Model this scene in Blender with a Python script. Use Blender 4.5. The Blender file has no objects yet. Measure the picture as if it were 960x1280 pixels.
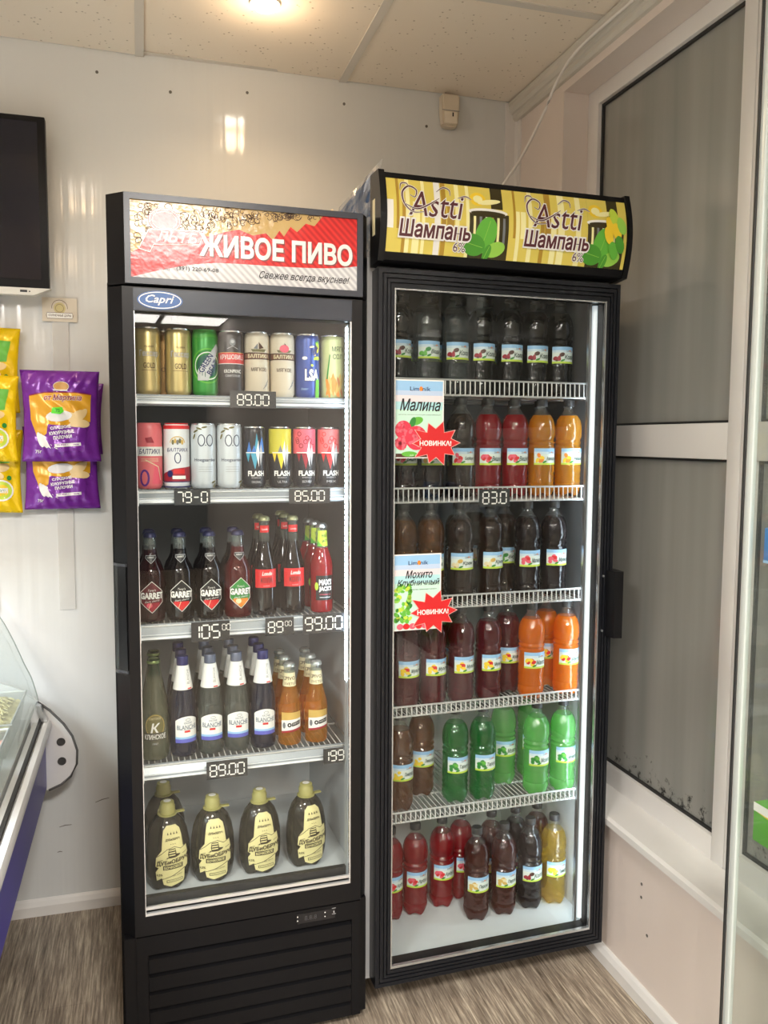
import bpy, bmesh, math, random
import numpy as np
from mathutils import Vector, Matrix, geometry as mgeo
sc = bpy.context.scene
# ------------------------------------------------------------------ camera
cam_d = bpy.data.cameras.new('camera'); cam = bpy.data.objects.new('camera', cam_d); sc.collection.objects.link(cam); sc.camera = cam
R_ = Vector((0.96053968, -0.27808763, 0.0055495)); U_ = Vector((0.01855727, 0.08398048, 0.99629459)); F_ = Vector((0.27752326, 0.9568775, -0.08582713))
cm = Matrix.Identity(4)
for i in range(3):
    cm[i][0] = R_[i]; cm[i][1] = U_[i]; cm[i][2] = -F_[i]; cm[i][3] = (-1.18994152, -2.6052756, 1.43473174)[i]
cam.matrix_world = cm
cam_d.sensor_fit = 'VERTICAL'; cam_d.sensor_height = 36.0; cam_d.sensor_width = 27.0; cam_d.lens = 36.0 * 1043.74 / 1280.0
cam_d.clip_start = 0.05; cam_d.clip_end = 60
# ------------------------------------------------------------------ world, exposure
w = bpy.data.worlds.new('world'); sc.world = w; w.use_nodes = True
w.node_tree.nodes['Background'].inputs[0].default_value = (0.02, 0.025, 0.035, 1); w.node_tree.nodes['Background'].inputs[1].default_value = 1.0
sc.view_settings.view_transform = 'Standard'; sc.view_settings.look = 'None'; sc.view_settings.exposure = 0.05; sc.view_settings.gamma = 1.0
sc.view_settings.use_curve_mapping = False
sc.cycles.transparent_max_bounces = 40; sc.cycles.max_bounces = 10; sc.cycles.diffuse_bounces = 5; sc.cycles.glossy_bounces = 4
sc.cycles.sample_clamp_indirect = 4.0; sc.cycles.caustics_reflective = False; sc.cycles.caustics_refractive = False
CEIL = 2.53
POWER_SPOT = 1.2; POWER_CONE = 8.0; POWER_PANEL = 96.0
WARM = (1.0, 0.70, 0.41); COOL = (1.0, 0.95, 0.885)
random.seed(7)

# ------------------------------------------------------------------ materials
def new_mat(name):
    m = bpy.data.materials.new(name); m.use_nodes = True; nt = m.node_tree; nt.nodes.clear()
    return m, nt, nt.nodes, nt.links
MC = {}
def pm(name, col, rough=0.5, metal=0.0, bump=None, coat=0.0, spec=0.5, emit=None, estr=0.0, var=None):
    """principled material; bump=(scale, strength, stretch) ; var=(scale, amount)"""
    if name in MC: return MC[name]
    m, nt, N, L = new_mat(name)
    out = N.new('ShaderNodeOutputMaterial'); b = N.new('ShaderNodeBsdfPrincipled'); L.new(b.outputs[0], out.inputs[0])
    b.inputs['Base Color'].default_value = (*col, 1); b.inputs['Roughness'].default_value = rough; b.inputs['Metallic'].default_value = metal
    b.inputs['Coat Weight'].default_value = coat; b.inputs['Specular IOR Level'].default_value = spec
    if emit: b.inputs['Emission Color'].default_value = (*emit, 1); b.inputs['Emission Strength'].default_value = estr
    if bump or var:
        tc = N.new('ShaderNodeTexCoord'); mp = N.new('ShaderNodeMapping'); L.new(tc.outputs['Object'], mp.inputs[0])
    if bump:
        mp.inputs['Scale'].default_value = bump[2] if len(bump) > 2 else (1, 1, 1)
        nz = N.new('ShaderNodeTexNoise'); nz.inputs['Scale'].default_value = bump[0]; nz.inputs['Detail'].default_value = 3; L.new(mp.outputs[0], nz.inputs['Vector'])
        bp = N.new('ShaderNodeBump'); bp.inputs['Strength'].default_value = bump[1]; bp.inputs['Distance'].default_value = 0.01
        L.new(nz.outputs[0], bp.inputs['Height']); L.new(bp.outputs[0], b.inputs['Normal'])
    if var:
        nz = N.new('ShaderNodeTexNoise'); nz.inputs['Scale'].default_value = var[0]; nz.inputs['Detail'].default_value = 4; L.new(tc.outputs['Object'], nz.inputs['Vector'])
        mx = N.new('ShaderNodeMix'); mx.data_type = 'RGBA'; mx.inputs['A'].default_value = (*[c * (1 - var[1]) for c in col], 1); mx.inputs['B'].default_value = (*[min(1, c * (1 + var[1])) for c in col], 1)
        L.new(nz.outputs[0], mx.inputs['Factor']); L.new(mx.outputs['Result'], b.inputs['Base Color'])
    MC[name] = m; return m
def s2l(c):  # sRGB 0-255 -> linear
    return tuple((x / 255 / 12.92) if x / 255 <= 0.04045 else ((x / 255 + 0.055) / 1.055) ** 2.4 for x in c)
def col(name, rgb, rough=0.5, **k): return pm(name, s2l(rgb), rough, **k)
def clear_mat(name, tint, solid=None, solid_fac=0.0, refl=0.05, grow=0.6, rough=0.02, power=4.0, bump=None, trans=0.0):
    """thin clear shell: transparent tint, optional cloudy body, mirror reflection that grows at grazing angles"""
    if name in MC: return MC[name]
    m, nt, N, L = new_mat(name)
    out = N.new('ShaderNodeOutputMaterial'); t = N.new('ShaderNodeBsdfTransparent'); t.inputs[0].default_value = (*tint, 1)
    cur = t.outputs[0]
    if solid:
        d = N.new('ShaderNodeBsdfDiffuse'); d.inputs[0].default_value = (*solid, 1); src = d.outputs[0]
        if trans > 0:
            tl = N.new('ShaderNodeBsdfTranslucent'); tl.inputs[0].default_value = (*solid, 1)
            mm = N.new('ShaderNodeMixShader'); mm.inputs[0].default_value = trans; L.new(d.outputs[0], mm.inputs[1]); L.new(tl.outputs[0], mm.inputs[2]); src = mm.outputs[0]
        mx = N.new('ShaderNodeMixShader'); mx.inputs[0].default_value = solid_fac; L.new(cur, mx.inputs[1]); L.new(src, mx.inputs[2]); cur = mx.outputs[0]
    g = N.new('ShaderNodeBsdfGlossy'); g.inputs['Roughness'].default_value = rough; g.inputs[0].default_value = (1, 1, 1, 1)
    lw = N.new('ShaderNodeLayerWeight'); lw.inputs[0].default_value = 0.5
    pw = N.new('ShaderNodeMath'); pw.operation = 'POWER'; pw.inputs[1].default_value = power; L.new(lw.outputs['Facing'], pw.inputs[0])
    ma = N.new('ShaderNodeMath'); ma.operation = 'MULTIPLY_ADD'; ma.inputs[1].default_value = grow; ma.inputs[2].default_value = refl; L.new(pw.outputs[0], ma.inputs[0])
    mx = N.new('ShaderNodeMixShader'); L.new(ma.outputs[0], mx.inputs[0]); L.new(cur, mx.inputs[1]); L.new(g.outputs[0], mx.inputs[2]); L.new(mx.outputs[0], out.inputs[0])
    if bump:
        tc = N.new('ShaderNodeTexCoord'); nz = N.new('ShaderNodeTexNoise'); nz.inputs['Scale'].default_value = bump[0]; L.new(tc.outputs['Object'], nz.inputs['Vector'])
        bp = N.new('ShaderNodeBump'); bp.inputs['Strength'].default_value = bump[1]; bp.inputs['Distance'].default_value = 0.01; L.new(nz.outputs[0], bp.inputs['Height']); L.new(bp.outputs[0], g.inputs['Normal'])
    MC[name] = m; return m

# ------------------------------------------------------------------ mesh helpers
C = sc.collection
def mesh_obj(name, bm, mats, parent=None, smooth=False, loc=None):
    me = bpy.data.meshes.new(name); bm.normal_update(); bm.to_mesh(me); bm.free()
    if not isinstance(mats, (list, tuple)): mats = [mats]
    for m in mats: me.materials.append(m)
    if smooth:
        me.polygons.foreach_set('use_smooth', [True] * len(me.polygons))
        if smooth != 'all': me.set_sharp_from_angle(angle=math.radians(38))
    o = bpy.data.objects.new(name, me); C.objects.link(o)
    if parent: o.parent = parent
    if loc: o.location = loc
    return o
def bx(bm, x0, x1, y0, y1, z0, z1, mi=0, bev=0.0):
    vs = [bm.verts.new(p) for p in ((x0, y0, z0), (x1, y0, z0), (x1, y1, z0), (x0, y1, z0), (x0, y0, z1), (x1, y0, z1), (x1, y1, z1), (x0, y1, z1))]
    fs = [bm.faces.new([vs[i] for i in f]) for f in ((0, 3, 2, 1), (4, 5, 6, 7), (0, 1, 5, 4), (1, 2, 6, 5), (2, 3, 7, 6), (3, 0, 4, 7))]
    for f in fs: f.material_index = mi
    if bev > 0:
        es = list({e for f in fs for e in f.edges})
        r = bmesh.ops.bevel(bm, geom=es, offset=bev, segments=2, affect='EDGES', profile=0.6)
        for f in r['faces']: f.material_index = mi
    return vs
def box(name, x0, x1, y0, y1, z0, z1, m, parent=None, bev=0.0):
    bm = bmesh.new(); bx(bm, x0, x1, y0, y1, z0, z1, 0, bev); return mesh_obj(name, bm, m, parent, smooth=bev > 0)
def lathe(bm, prof, seg=24, mi=0, cx=0, cy=0, sy=1.0, mifun=None, lobes=0, lobe_z=0.02, lobe_amp=0.0):
    rings = []
    for r, z in prof:
        if r <= 1e-6: rings.append([bm.verts.new((cx, cy, z))])
        else:
            ring = []
            for i in range(seg):
                a = 2 * math.pi * i / seg; zz = z
                if lobes and z < lobe_z: zz = z + lobe_amp * (0.5 - 0.5 * math.cos(lobes * a)) * (1 - z / lobe_z)
                ring.append(bm.verts.new((cx + r * math.cos(a), cy + r * sy * math.sin(a), zz)))
            rings.append(ring)
    for k in range(len(rings) - 1):
        a, b = rings[k], rings[k + 1]; m_ = mifun((prof[k][1] + prof[k + 1][1]) / 2) if mifun else mi
        if len(a) == 1 and len(b) == 1: continue
        for i in range(seg):
            j = (i + 1) % seg
            if len(a) == 1: f = bm.faces.new((a[0], b[j], b[i]))
            elif len(b) == 1: f = bm.faces.new((a[i], a[j], b[0]))
            else: f = bm.faces.new((a[i], a[j], b[j], b[i]))
            f.material_index = m_
def tube(bm, pts, r, seg=6, mi=0, caps=True):
    pts = [Vector(p) for p in pts]; rings = []
    for k, p in enumerate(pts):
        t = (pts[min(k + 1, len(pts) - 1)] - pts[max(k - 1, 0)]).normalized()
        up = Vector((0, 0, 1)) if abs(t.z) < 0.9 else Vector((1, 0, 0))
        a = t.cross(up).normalized(); b = t.cross(a)
        rings.append([bm.verts.new(p + (a * math.cos(2 * math.pi * i / seg) + b * math.sin(2 * math.pi * i / seg)) * r) for i in range(seg)])
    for k in range(len(rings) - 1):
        for i in range(seg):
            f = bm.faces.new((rings[k][i], rings[k][(i + 1) % seg], rings[k + 1][(i + 1) % seg], rings[k + 1][i])); f.material_index = mi
    if caps:
        for rg in (rings[0], rings[-1]):
            f = bm.faces.new(rg); f.material_index = mi
def prism(bm, poly, axis, a0, a1, mi=0):
    """poly in the two remaining axes, extruded along axis from a0 to a1"""
    def P(u, v, a): return {'x': (a, u, v), 'y': (u, a, v), 'z': (u, v, a)}[axis]
    lo = [bm.verts.new(P(u, v, a0)) for u, v in poly]; hi = [bm.verts.new(P(u, v, a1)) for u, v in poly]
    n = len(poly); fs = [bm.faces.new(lo[::-1]), bm.faces.new(hi)]
    for i in range(n): fs.append(bm.faces.new((lo[i], lo[(i + 1) % n], hi[(i + 1) % n], hi[i])))
    for f in fs: f.material_index = mi
    bmesh.ops.recalc_face_normals(bm, faces=fs)
def catmull(pts, n=8):
    out = []; P = [Vector(p) for p in pts]; P = [2 * P[0] - P[1]] + P + [2 * P[-1] - P[-2]]
    for i in range(1, len(P) - 2):
        for k in range(n):
            t = k / n; out.append(0.5 * ((2 * P[i]) + (-P[i - 1] + P[i + 1]) * t + (2 * P[i - 1] - 5 * P[i] + 4 * P[i + 1] - P[i + 2]) * t * t + (-P[i - 1] + 3 * P[i] - 3 * P[i + 1] + P[i + 2]) * t ** 3))
    out.append(P[-2]); return out
def empty(name, loc, rz=0.0, label=None, cat=None, group=None):
    o = bpy.data.objects.new(name, None); C.objects.link(o); o.location = loc; o.rotation_euler = (0, 0, rz); o.empty_display_size = 0.05
    tag(o, label, cat, group); return o
def tag(o, label=None, cat=None, group=None, kind=None):
    if label: o['label'] = label
    if cat: o['category'] = cat
    if group: o['group'] = group
    if kind: o['kind'] = kind
    return o
def copy_tree(o, parent=None):
    c = o.copy(); C.objects.link(c)
    if parent: c.parent = parent
    for ch in KIDS.get(o.name, []): copy_tree(ch, c)
    return c
KIDS = {}

# ------------------------------------------------------------------ flat print: shapes and lettering laid on a surface
fc = bpy.data.curves.new('lettering', 'FONT'); fo = bpy.data.objects.new('lettering', fc); C.objects.link(fo)
TC = {}
def text_mesh(s, shear=0.0, off=0.0, space=1.0):
    k = (s, shear, off, space)
    if k not in TC:
        fc.body = s; fc.fill_mode = 'NONE'; fc.shear = shear; fc.offset = off; fc.resolution_u = 2; fc.space_character = space; fc.space_line = 0.9; fc.align_x = 'CENTER'
        bpy.context.view_layer.update(); me = fo.to_mesh()
        V = [Vector((v.co.x, v.co.y)) for v in me.vertices]; E = [tuple(e.vertices) for e in me.edges]; fo.to_mesh_clear()
        if off:  # thicken the strokes: push every outline vertex outwards
            prv, nx_ = {}, {}
            for a, b in E: nx_[a] = b; prv[b] = a
            V2 = list(V); sgn = {}; loops = []; seen = set()
            for st in range(len(V)):
                if st in seen or st not in nx_: continue
                lp = []; q = st
                while q not in seen and q in nx_: seen.add(q); lp.append(q); q = nx_[q]
                loops.append(lp)
            def inside(pt, lp):
                c_ = False
                for a_, b_ in zip(lp, lp[1:] + lp[:1]):
                    A_, B_ = V[a_], V[b_]
                    if (A_.y > pt.y) != (B_.y > pt.y) and pt.x < (B_.x - A_.x) * (pt.y - A_.y) / (B_.y - A_.y) + A_.x: c_ = not c_
                return c_
            for lp in loops:
                ar = sum(V[a_].x * V[b_].y - V[b_].x * V[a_].y for a_, b_ in zip(lp, lp[1:] + lp[:1]))
                dep = sum(1 for l2 in loops if l2 is not lp and inside(V[lp[0]], l2)) % 2
                g_ = (-1 if ar > 0 else 1) * (-1 if dep else 1)
                for q in lp: sgn[q] = g_
            for i in range(len(V)):
                if i not in nx_ or i not in prv: continue
                d1 = V[i] - V[prv[i]]; d2 = V[nx_[i]] - V[i]
                if d1.length < 1e-7: d1 = d2
                if d2.length < 1e-7: d2 = d1
                if d1.length < 1e-7: continue
                n1 = Vector((-d1.y, d1.x)).normalized(); n2 = Vector((-d2.y, d2.x)).normalized(); m_ = n1 + n2
                if m_.length < .3: m_ = n1
                m_.normalize(); V2[i] = V[i] + m_ * (sgn.get(i, 1) * off / max(.5, m_.dot(n1)))
            V = V2
        # fill by winding number, so overlapping strokes stay solid and counters stay open
        v2, e2, f2_, *_r = mgeo.delaunay_2d_cdt(V, E, [], 0, 1e-5)
        nxt = {}
        A = np.array([V[a] for a, b in E]); B = np.array([V[b] for a, b in E])
        v2 = [(p.x, p.y) for p in v2]; keep = []
        if f2_:
            Cc = np.array([[sum(v2[i][0] for i in f) / len(f), sum(v2[i][1] for i in f) / len(f)] for f in f2_])
            x, y = Cc[:, 0:1], Cc[:, 1:2]; ay, by = A[:, 1][None], B[:, 1][None]; ax, bx_ = A[:, 0][None], B[:, 0][None]
            up_ = (ay <= y) & (by > y); dn = (ay > y) & (by <= y); tt = (y - ay) / np.where(by == ay, 1, by - ay); hit = (ax + tt * (bx_ - ax)) > x
            wn = (up_ & hit).sum(1) - (dn & hit).sum(1); keep = [f for f, q in zip(f2_, wn) if q != 0]
        TC[k] = (v2, [tuple(f) for f in keep])
    return TC[k]
class Print:
    def __init__(self): self.bm = bmesh.new(); self.mats = []; self.ly = 0
    def _m(self, m):
        if m not in self.mats: self.mats.append(m)
        return self.mats.index(m)
    def faces(self, pts, fs, m, layer=None):
        if layer is None: self.ly += 1; layer = self.ly
        vs = [self.bm.verts.new((x, y, layer)) for x, y in pts]; mi = self._m(m)
        for f in fs:
            try: self.bm.faces.new([vs[i] for i in f]).material_index = mi
            except ValueError: pass
        return self
    def poly(self, pts, m, layer=None):
        a = sum(pts[i][0] * pts[(i + 1) % len(pts)][1] - pts[(i + 1) % len(pts)][0] * pts[i][1] for i in range(len(pts)))
        if a < 0: pts = pts[::-1]
        return self.faces(pts, [tuple(range(len(pts)))], m, layer)
    def rect(self, x0, x1, y0, y1, m, layer=None): return self.poly([(x0, y0), (x1, y0), (x1, y1), (x0, y1)], m, layer)
    def disc(self, x, y, rx, ry, m, n=18, rot=0.0, layer=None):
        c, s = math.cos(rot), math.sin(rot)
        return self.poly([(x + rx * math.cos(t) * c - ry * math.sin(t) * s, y + rx * math.cos(t) * s + ry * math.sin(t) * c) for t in [2 * math.pi * i / n for i in range(n)]], m, layer)
    def stroke(self, pts, wd, m, closed=False, layer=None, taper=False):
        pts = [Vector((p[0], p[1])) for p in pts]; n = len(pts); L, Rr = [], []
        for i, p in enumerate(pts):
            a = pts[(i - 1) % n] if (closed or i > 0) else p; b = pts[(i + 1) % n] if (closed or i < n - 1) else p
            d = (b - a); d = d.normalized() if d.length > 0 else Vector((1, 0)); nn = Vector((-d.y, d.x)) * wd / 2
            if taper: nn = nn * (0.25 + 0.75 * math.sin(math.pi * (i + 0.5) / n))
            L.append(p + nn); Rr.append(p - nn)
        P = [tuple(v) for v in L + Rr]; fs = []
        for i in range(n if closed else n - 1):
            j = (i + 1) % n; fs.append((n + i, n + j, j, i))
        return self.faces(P, fs, m, layer)
    def ring(self, x, y, rx, ry, wd, m, n=20, a0=0, a1=360):
        full = (a1 - a0) >= 360; k = n if full else n + 1
        pts = [(x + rx * math.cos(math.radians(a0 + (a1 - a0) * i / n)), y + ry * math.sin(math.radians(a0 + (a1 - a0) * i / n))) for i in range(k)]
        return self.stroke(pts, wd, m, closed=full)
    def text(self, s, x, y, h, m, w=None, shear=0.0, rot=0.0, off=0.0, outline=None, ow=0.05, space=1.0, shadow=None):
        base, _ = text_mesh(s, shear, 0.0, space)
        x0 = min(p[0] for p in base); x1 = max(p[0] for p in base); y0 = min(p[1] for p in base); y1 = max(p[1] for p in base)
        sy = h / (y1 - y0); sx = (w / (x1 - x0)) if w else sy; c, sn = math.cos(rot), math.sin(rot); mx_, my_ = (x0 + x1) / 2, (y0 + y1) / 2
        def put(o_, mm, dx=0, dy=0):
            P, Fc = text_mesh(s, shear, o_, space)
            Q = [((px - mx_) * sx, (py - my_) * sy) for px, py in P]
            self.faces([(x + dx + a * c - b * sn, y + dy + a * sn + b * c) for a, b in Q], Fc, mm)
        if shadow: put(off + (ow if outline else 0), shadow, h * 0.05, -h * 0.05)
        if outline: put(off + ow, outline)
        put(off, m); return self
    def build(self, name, parent=None, rfun=None, eps=0.0003, step=0.006, y=0.0, hcuts=(), rot=0.0, smooth=True, yfun=None, sy=1.0):
        bm = self.bm
        if rfun:
            xs = [v.co.x for v in bm.verts]; lo, hi = min(xs), max(xs); k = math.ceil(lo / step)
            while k * step < hi:
                if k * step > lo + 1e-5: bmesh.ops.bisect_plane(bm, geom=list(bm.verts) + list(bm.edges) + list(bm.faces), plane_co=(k * step + 1e-6, 0, 0), plane_no=(1, 0, 0), dist=1e-7)
                k += 1
        for hc in hcuts: bmesh.ops.bisect_plane(bm, geom=list(bm.verts) + list(bm.edges) + list(bm.faces), plane_co=(0, hc, 0), plane_no=(0, 1, 0), dist=1e-7)
        for v in bm.verts:
            X, Y_, l = v.co
            if rfun:
                r = rfun(Y_) ; r0 = rfun(None) if False else r
                a = X / self_r0(rfun) + rot; v.co = ((r + l * eps) * math.sin(a), -(r + l * eps) * math.cos(a) * sy, Y_)
            elif yfun: v.co = (X, yfun(Y_) - l * eps, Y_)
            else: v.co = (X, y - l * eps, Y_)
        return mesh_obj(name, bm, self.mats, parent, smooth='all' if rfun else False)
def self_r0(rfun): return rfun(None)
def cyl(r): return lambda z: r
def cone(r0, r1, z0, z1):
    return lambda z: (r0 + r1) / 2 if z is None else r0 + (r1 - r0) * max(0, min(1, (z - z0) / (z1 - z0)))

# palette
WHITE = col('print_white', (238, 238, 234), 0.45); BLACK = col('print_black', (18, 18, 20), 0.4); RED = col('print_red', (205, 30, 34), 0.4)
GOLDP = col('print_gold', (206, 172, 92), 0.35); NAVY = col('print_navy', (22, 30, 92), 0.4); BLUE = col('print_blue', (60, 120, 200), 0.4); SKY = col('print_sky', (150, 195, 232), 0.45)
GREEN = col('print_green', (40, 130, 48), 0.45); LEAF = col('print_leaf', (98, 178, 60), 0.45); LIME = col('print_lime', (190, 214, 70), 0.4); BROWN = col('print_brown', (72, 40, 26), 0.45)
CREAM = col('print_cream', (226, 216, 176), 0.45); PALE = col('print_pale_label', (222, 232, 226), 0.45); ORANGE = col('print_orange', (232, 132, 40), 0.45); YEL = col('print_yellow', (240, 206, 50), 0.45)
PINK = col('print_pink', (226, 92, 112), 0.4); GREY = col('print_grey', (120, 124, 128), 0.45); CRIM = col('print_crimson', (150, 20, 42), 0.45); PURP = col('print_purple', (92, 38, 132), 0.35)
MAROON = col('print_maroon', (92, 24, 34), 0.45); LGREY = col('print_light_grey', (190, 192, 194), 0.45); OLIVE = col('print_olive', (110, 104, 60), 0.45); TEAL = col('print_teal', (70, 160, 190), 0.4); MAG = col('print_magenta', (190, 60, 160), 0.4)
BLKPL = pm('black_plastic', (0.005, 0.005, 0.006), 0.4, spec=0.2); BLKPL2 = pm('black_plastic_satin', (0.006, 0.006, 0.007), 0.3, spec=0.25)
DARKPL = pm('charcoal_plastic', (0.035, 0.037, 0.045), 0.35); SILVER = pm('brushed_aluminium', (0.62, 0.64, 0.66), 0.3, 0.9); WHITEM = pm('white_enamel', (0.74, 0.75, 0.74), 0.35)
LINER = pm('fridge_liner_white', (0.62, 0.66, 0.68), 0.4); LINERD = pm('fridge_liner_grey', (0.22, 0.235, 0.24), 0.42); WIRE = pm('white_coated_wire', (0.78, 0.78, 0.76), 0.35)
RAIL = clear_mat('clear_price_rail', (0.75, 0.79, 0.82), (0.50, 0.55, 0.59), 0.5, 0.05, 0.4, 0.3)
GLASS = clear_mat('door_glass', (0.965, 0.98, 0.975), None, 0, 0.024, 0.75, 0.0, 5.0)
SHOWGL = clear_mat('showcase_glass', (0.945, 0.962, 0.95), (0.5, 0.55, 0.53), 0.02, 0.02, 0.7, 0.0, 5.0)
PET = clear_mat('clear_bottle_plastic', (0.90, 0.92, 0.91), (0.6, 0.62, 0.62), 0.05, 0.06, 0.7, 0.04, power=4.4, bump=(60, .3))
LED = pm('led_strip_light', (1, 1, 1), 0.5, emit=(0.72, 0.86, 1.0), estr=34.0)

# ================================================================== ROOM
def wall_mat():
    m, nt, N, L = new_mat('glossy_wall_panel')
    out = N.new('ShaderNodeOutputMaterial'); b = N.new('ShaderNodeBsdfPrincipled'); L.new(b.outputs[0], out.inputs[0])
    tc = N.new('ShaderNodeTexCoord'); mp = N.new('ShaderNodeMapping'); mp.inputs['Scale'].default_value = (26, 26, 0.5); L.new(tc.outputs['Object'], mp.inputs[0])
    nz = N.new('ShaderNodeTexNoise'); nz.inputs['Scale'].default_value = 1.0; nz.inputs['Detail'].default_value = 2; L.new(mp.outputs[0], nz.inputs['Vector'])
    bp = N.new('ShaderNodeBump'); bp.inputs['Strength'].default_value = 0.16; bp.inputs['Distance'].default_value = 0.01; L.new(nz.outputs[0], bp.inputs['Height']); L.new(bp.outputs[0], b.inputs['Normal'])
    n2 = N.new('ShaderNodeTexNoise'); n2.inputs['Scale'].default_value = 1.3; n2.inputs['Detail'].default_value = 3; L.new(tc.outputs['Object'], n2.inputs['Vector'])
    mx = N.new('ShaderNodeMix'); mx.data_type = 'RGBA'; mx.inputs['A'].default_value = (0.62, 0.64, 0.645, 1); mx.inputs['B'].default_value = (0.71, 0.725, 0.72, 1)
    L.new(n2.outputs[0], mx.inputs['Factor']); L.new(mx.outputs['Result'], b.inputs['Base Color']); b.inputs['Roughness'].default_value = 0.10; b.inputs['Specular IOR Level'].default_value = 0.5
    return m
WALLM = wall_mat()
PANELR = pm('painted_wall_panel', (0.74, 0.655, 0.60), 0.4, bump=(3, 0.25, (4, 4, 0.6)), var=(2.2, 0.06))
PVC = pm('white_pvc_frame', (0.74, 0.72, 0.70), 0.32, var=(4, 0.04)); PVC2 = pm('white_pvc_sill', (0.76, 0.75, 0.73), 0.3, var=(6, 0.06)); TRIMM = pm('cream_plastic_trim', (0.60, 0.57, 0.51), 0.4)
def floor_mat():
    m, nt, N, L = new_mat('grey_brown_wood_vinyl')
    out = N.new('ShaderNodeOutputMaterial'); b = N.new('ShaderNodeBsdfPrincipled'); L.new(b.outputs[0], out.inputs[0])
    tc = N.new('ShaderNodeTexCoord')
    def nz(scale, map_scale, detail=6, rough=0.6):
        mp = N.new('ShaderNodeMapping'); mp.inputs['Scale'].default_value = map_scale; L.new(tc.outputs['Object'], mp.inputs[0])
        n = N.new('ShaderNodeTexNoise'); n.inputs['Scale'].default_value = scale; n.inputs['Detail'].default_value = detail; n.inputs['Roughness'].default_value = rough; L.new(mp.outputs[0], n.inputs['Vector']); return n.outputs[0]
    fine = nz(1.0, (180, 7, 1), 8, .72); mid = nz(1.0, (42, 4, 1), 5); big = nz(1.0, (7, 0.7, 1), 2)
    a = N.new('ShaderNodeMath'); a.operation = 'MULTIPLY_ADD'; a.inputs[1].default_value = 0.66; L.new(fine, a.inputs[0])
    a2 = N.new('ShaderNodeMath'); a2.operation = 'MULTIPLY'; a2.inputs[1].default_value = 0.22; L.new(mid, a2.inputs[0]); L.new(a2.outputs[0], a.inputs[2])
    a3 = N.new('ShaderNodeMath'); a3.operation = 'MULTIPLY_ADD'; a3.inputs[1].default_value = 0.12; L.new(big, a3.inputs[0]); L.new(a.outputs[0], a3.inputs[2])
    cr = N.new('ShaderNodeValToRGB'); L.new(a3.outputs[0], cr.inputs[0]); e = cr.color_ramp.elements
    e[0].position = 0.38; e[0].color = (*s2l((84, 74, 62)), 1); e[1].position = 0.63; e[1].color = (*s2l((212, 200, 178)), 1)
    k = cr.color_ramp.elements.new(0.5); k.color = (*s2l((146, 133, 118)), 1)
    # plank seams every 15 cm
    wv = N.new('ShaderNodeTexBrick'); mp = N.new('ShaderNodeMapping'); mp.inputs['Rotation'].default_value = (0, 0, math.pi / 2); L.new(tc.outputs['Object'], mp.inputs[0]); L.new(mp.outputs[0], wv.inputs['Vector'])
    wv.inputs['Scale'].default_value = 1.0; wv.inputs['Brick Width'].default_value = 0.92; wv.inputs['Row Height'].default_value = 0.15; wv.inputs['Mortar Size'].default_value = 0.0016; wv.inputs['Mortar Smooth'].default_value = 0.3
    wv.inputs['Color1'].default_value = (1, 1, 1, 1); wv.inputs['Color2'].default_value = (0.93, 0.93, 0.93, 1); wv.inputs['Mortar'].default_value = (0.8, 0.8, 0.8, 1)
    mx = N.new('ShaderNodeMix'); mx.data_type = 'RGBA'; mx.blend_type = 'MULTIPLY'; mx.inputs['Factor'].default_value = 1.0; L.new(cr.outputs[0], mx.inputs['A']); L.new(wv.outputs[0], mx.inputs['B'])
    L.new(mx.outputs['Result'], b.inputs['Base Color']); b.inputs['Roughness'].default_value = 0.38
    bp = N.new('ShaderNodeBump'); bp.inputs['Strength'].default_value = 0.15; bp.inputs['Distance'].default_value = 0.004; L.new(fine, bp.inputs['Height']); L.new(bp.outputs[0], b.inputs['Normal'])
    return m
RX0, RX1, RY0 = -4.0, 0.015, -8.2
tag(box('floor', RX0 - .1, RX1 + .6, RY0 - .1, 0.1, -0.1, 0.0, floor_mat()), kind='structure')
wb = tag(box('wall_back', RX0 - .1, RX1 + .3, 0.0, 0.1, 0.0, CEIL + 0.12, WALLM), kind='structure')
SCREW = pm('dark_screw', (0.12, 0.11, 0.1), 0.5)
for sx_, sz_ in ((-1.292, 2.473), (-1.09, 2.442), (-.867, 2.466), (-.57, 2.467), (-.301, 2.429)):
    bm = bmesh.new(); tube(bm, [(sx_, -0.0015, sz_), (sx_, 0.004, sz_)], 0.0045, 8); mesh_obj('screw_head', bm, SCREW, wb)
def scuff(x, z, w_, ang):
    p = Print(); p.stroke([(x - w_ / 2, z - w_ / 2 * ang), (x, z + 0.002), (x + w_ / 2, z + w_ / 2 * ang)], 0.003, pm('scuff_mark', (0.2, 0.19, 0.18), 0.6), taper=True); p.build('scuff_mark', wb, y=-0.0006, eps=0.0002)
scuff(-1.432, .267, .035, 0.1); scuff(-1.325, .335, .04, 0.25); scuff(-1.45, .187, .014, 0.0)
plainw = pm('plain_wall_paint', (0.30, 0.30, 0.31), 0.6); darkw = pm('dimmed_far_wall', (0.09, 0.095, 0.10), 0.6)  # unseen shop walls darkened so the door glass mirrors a dimmer room
tag(box('wall_left', RX0 - .1, RX0, RY0, 0.0, 0.0, CEIL + .12, plainw), kind='structure')
tag(box('wall_front', RX0 - .1, RX1 + .3, RY0 - .1, RY0, 0.0, CEIL + .12, darkw), kind='structure')
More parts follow.
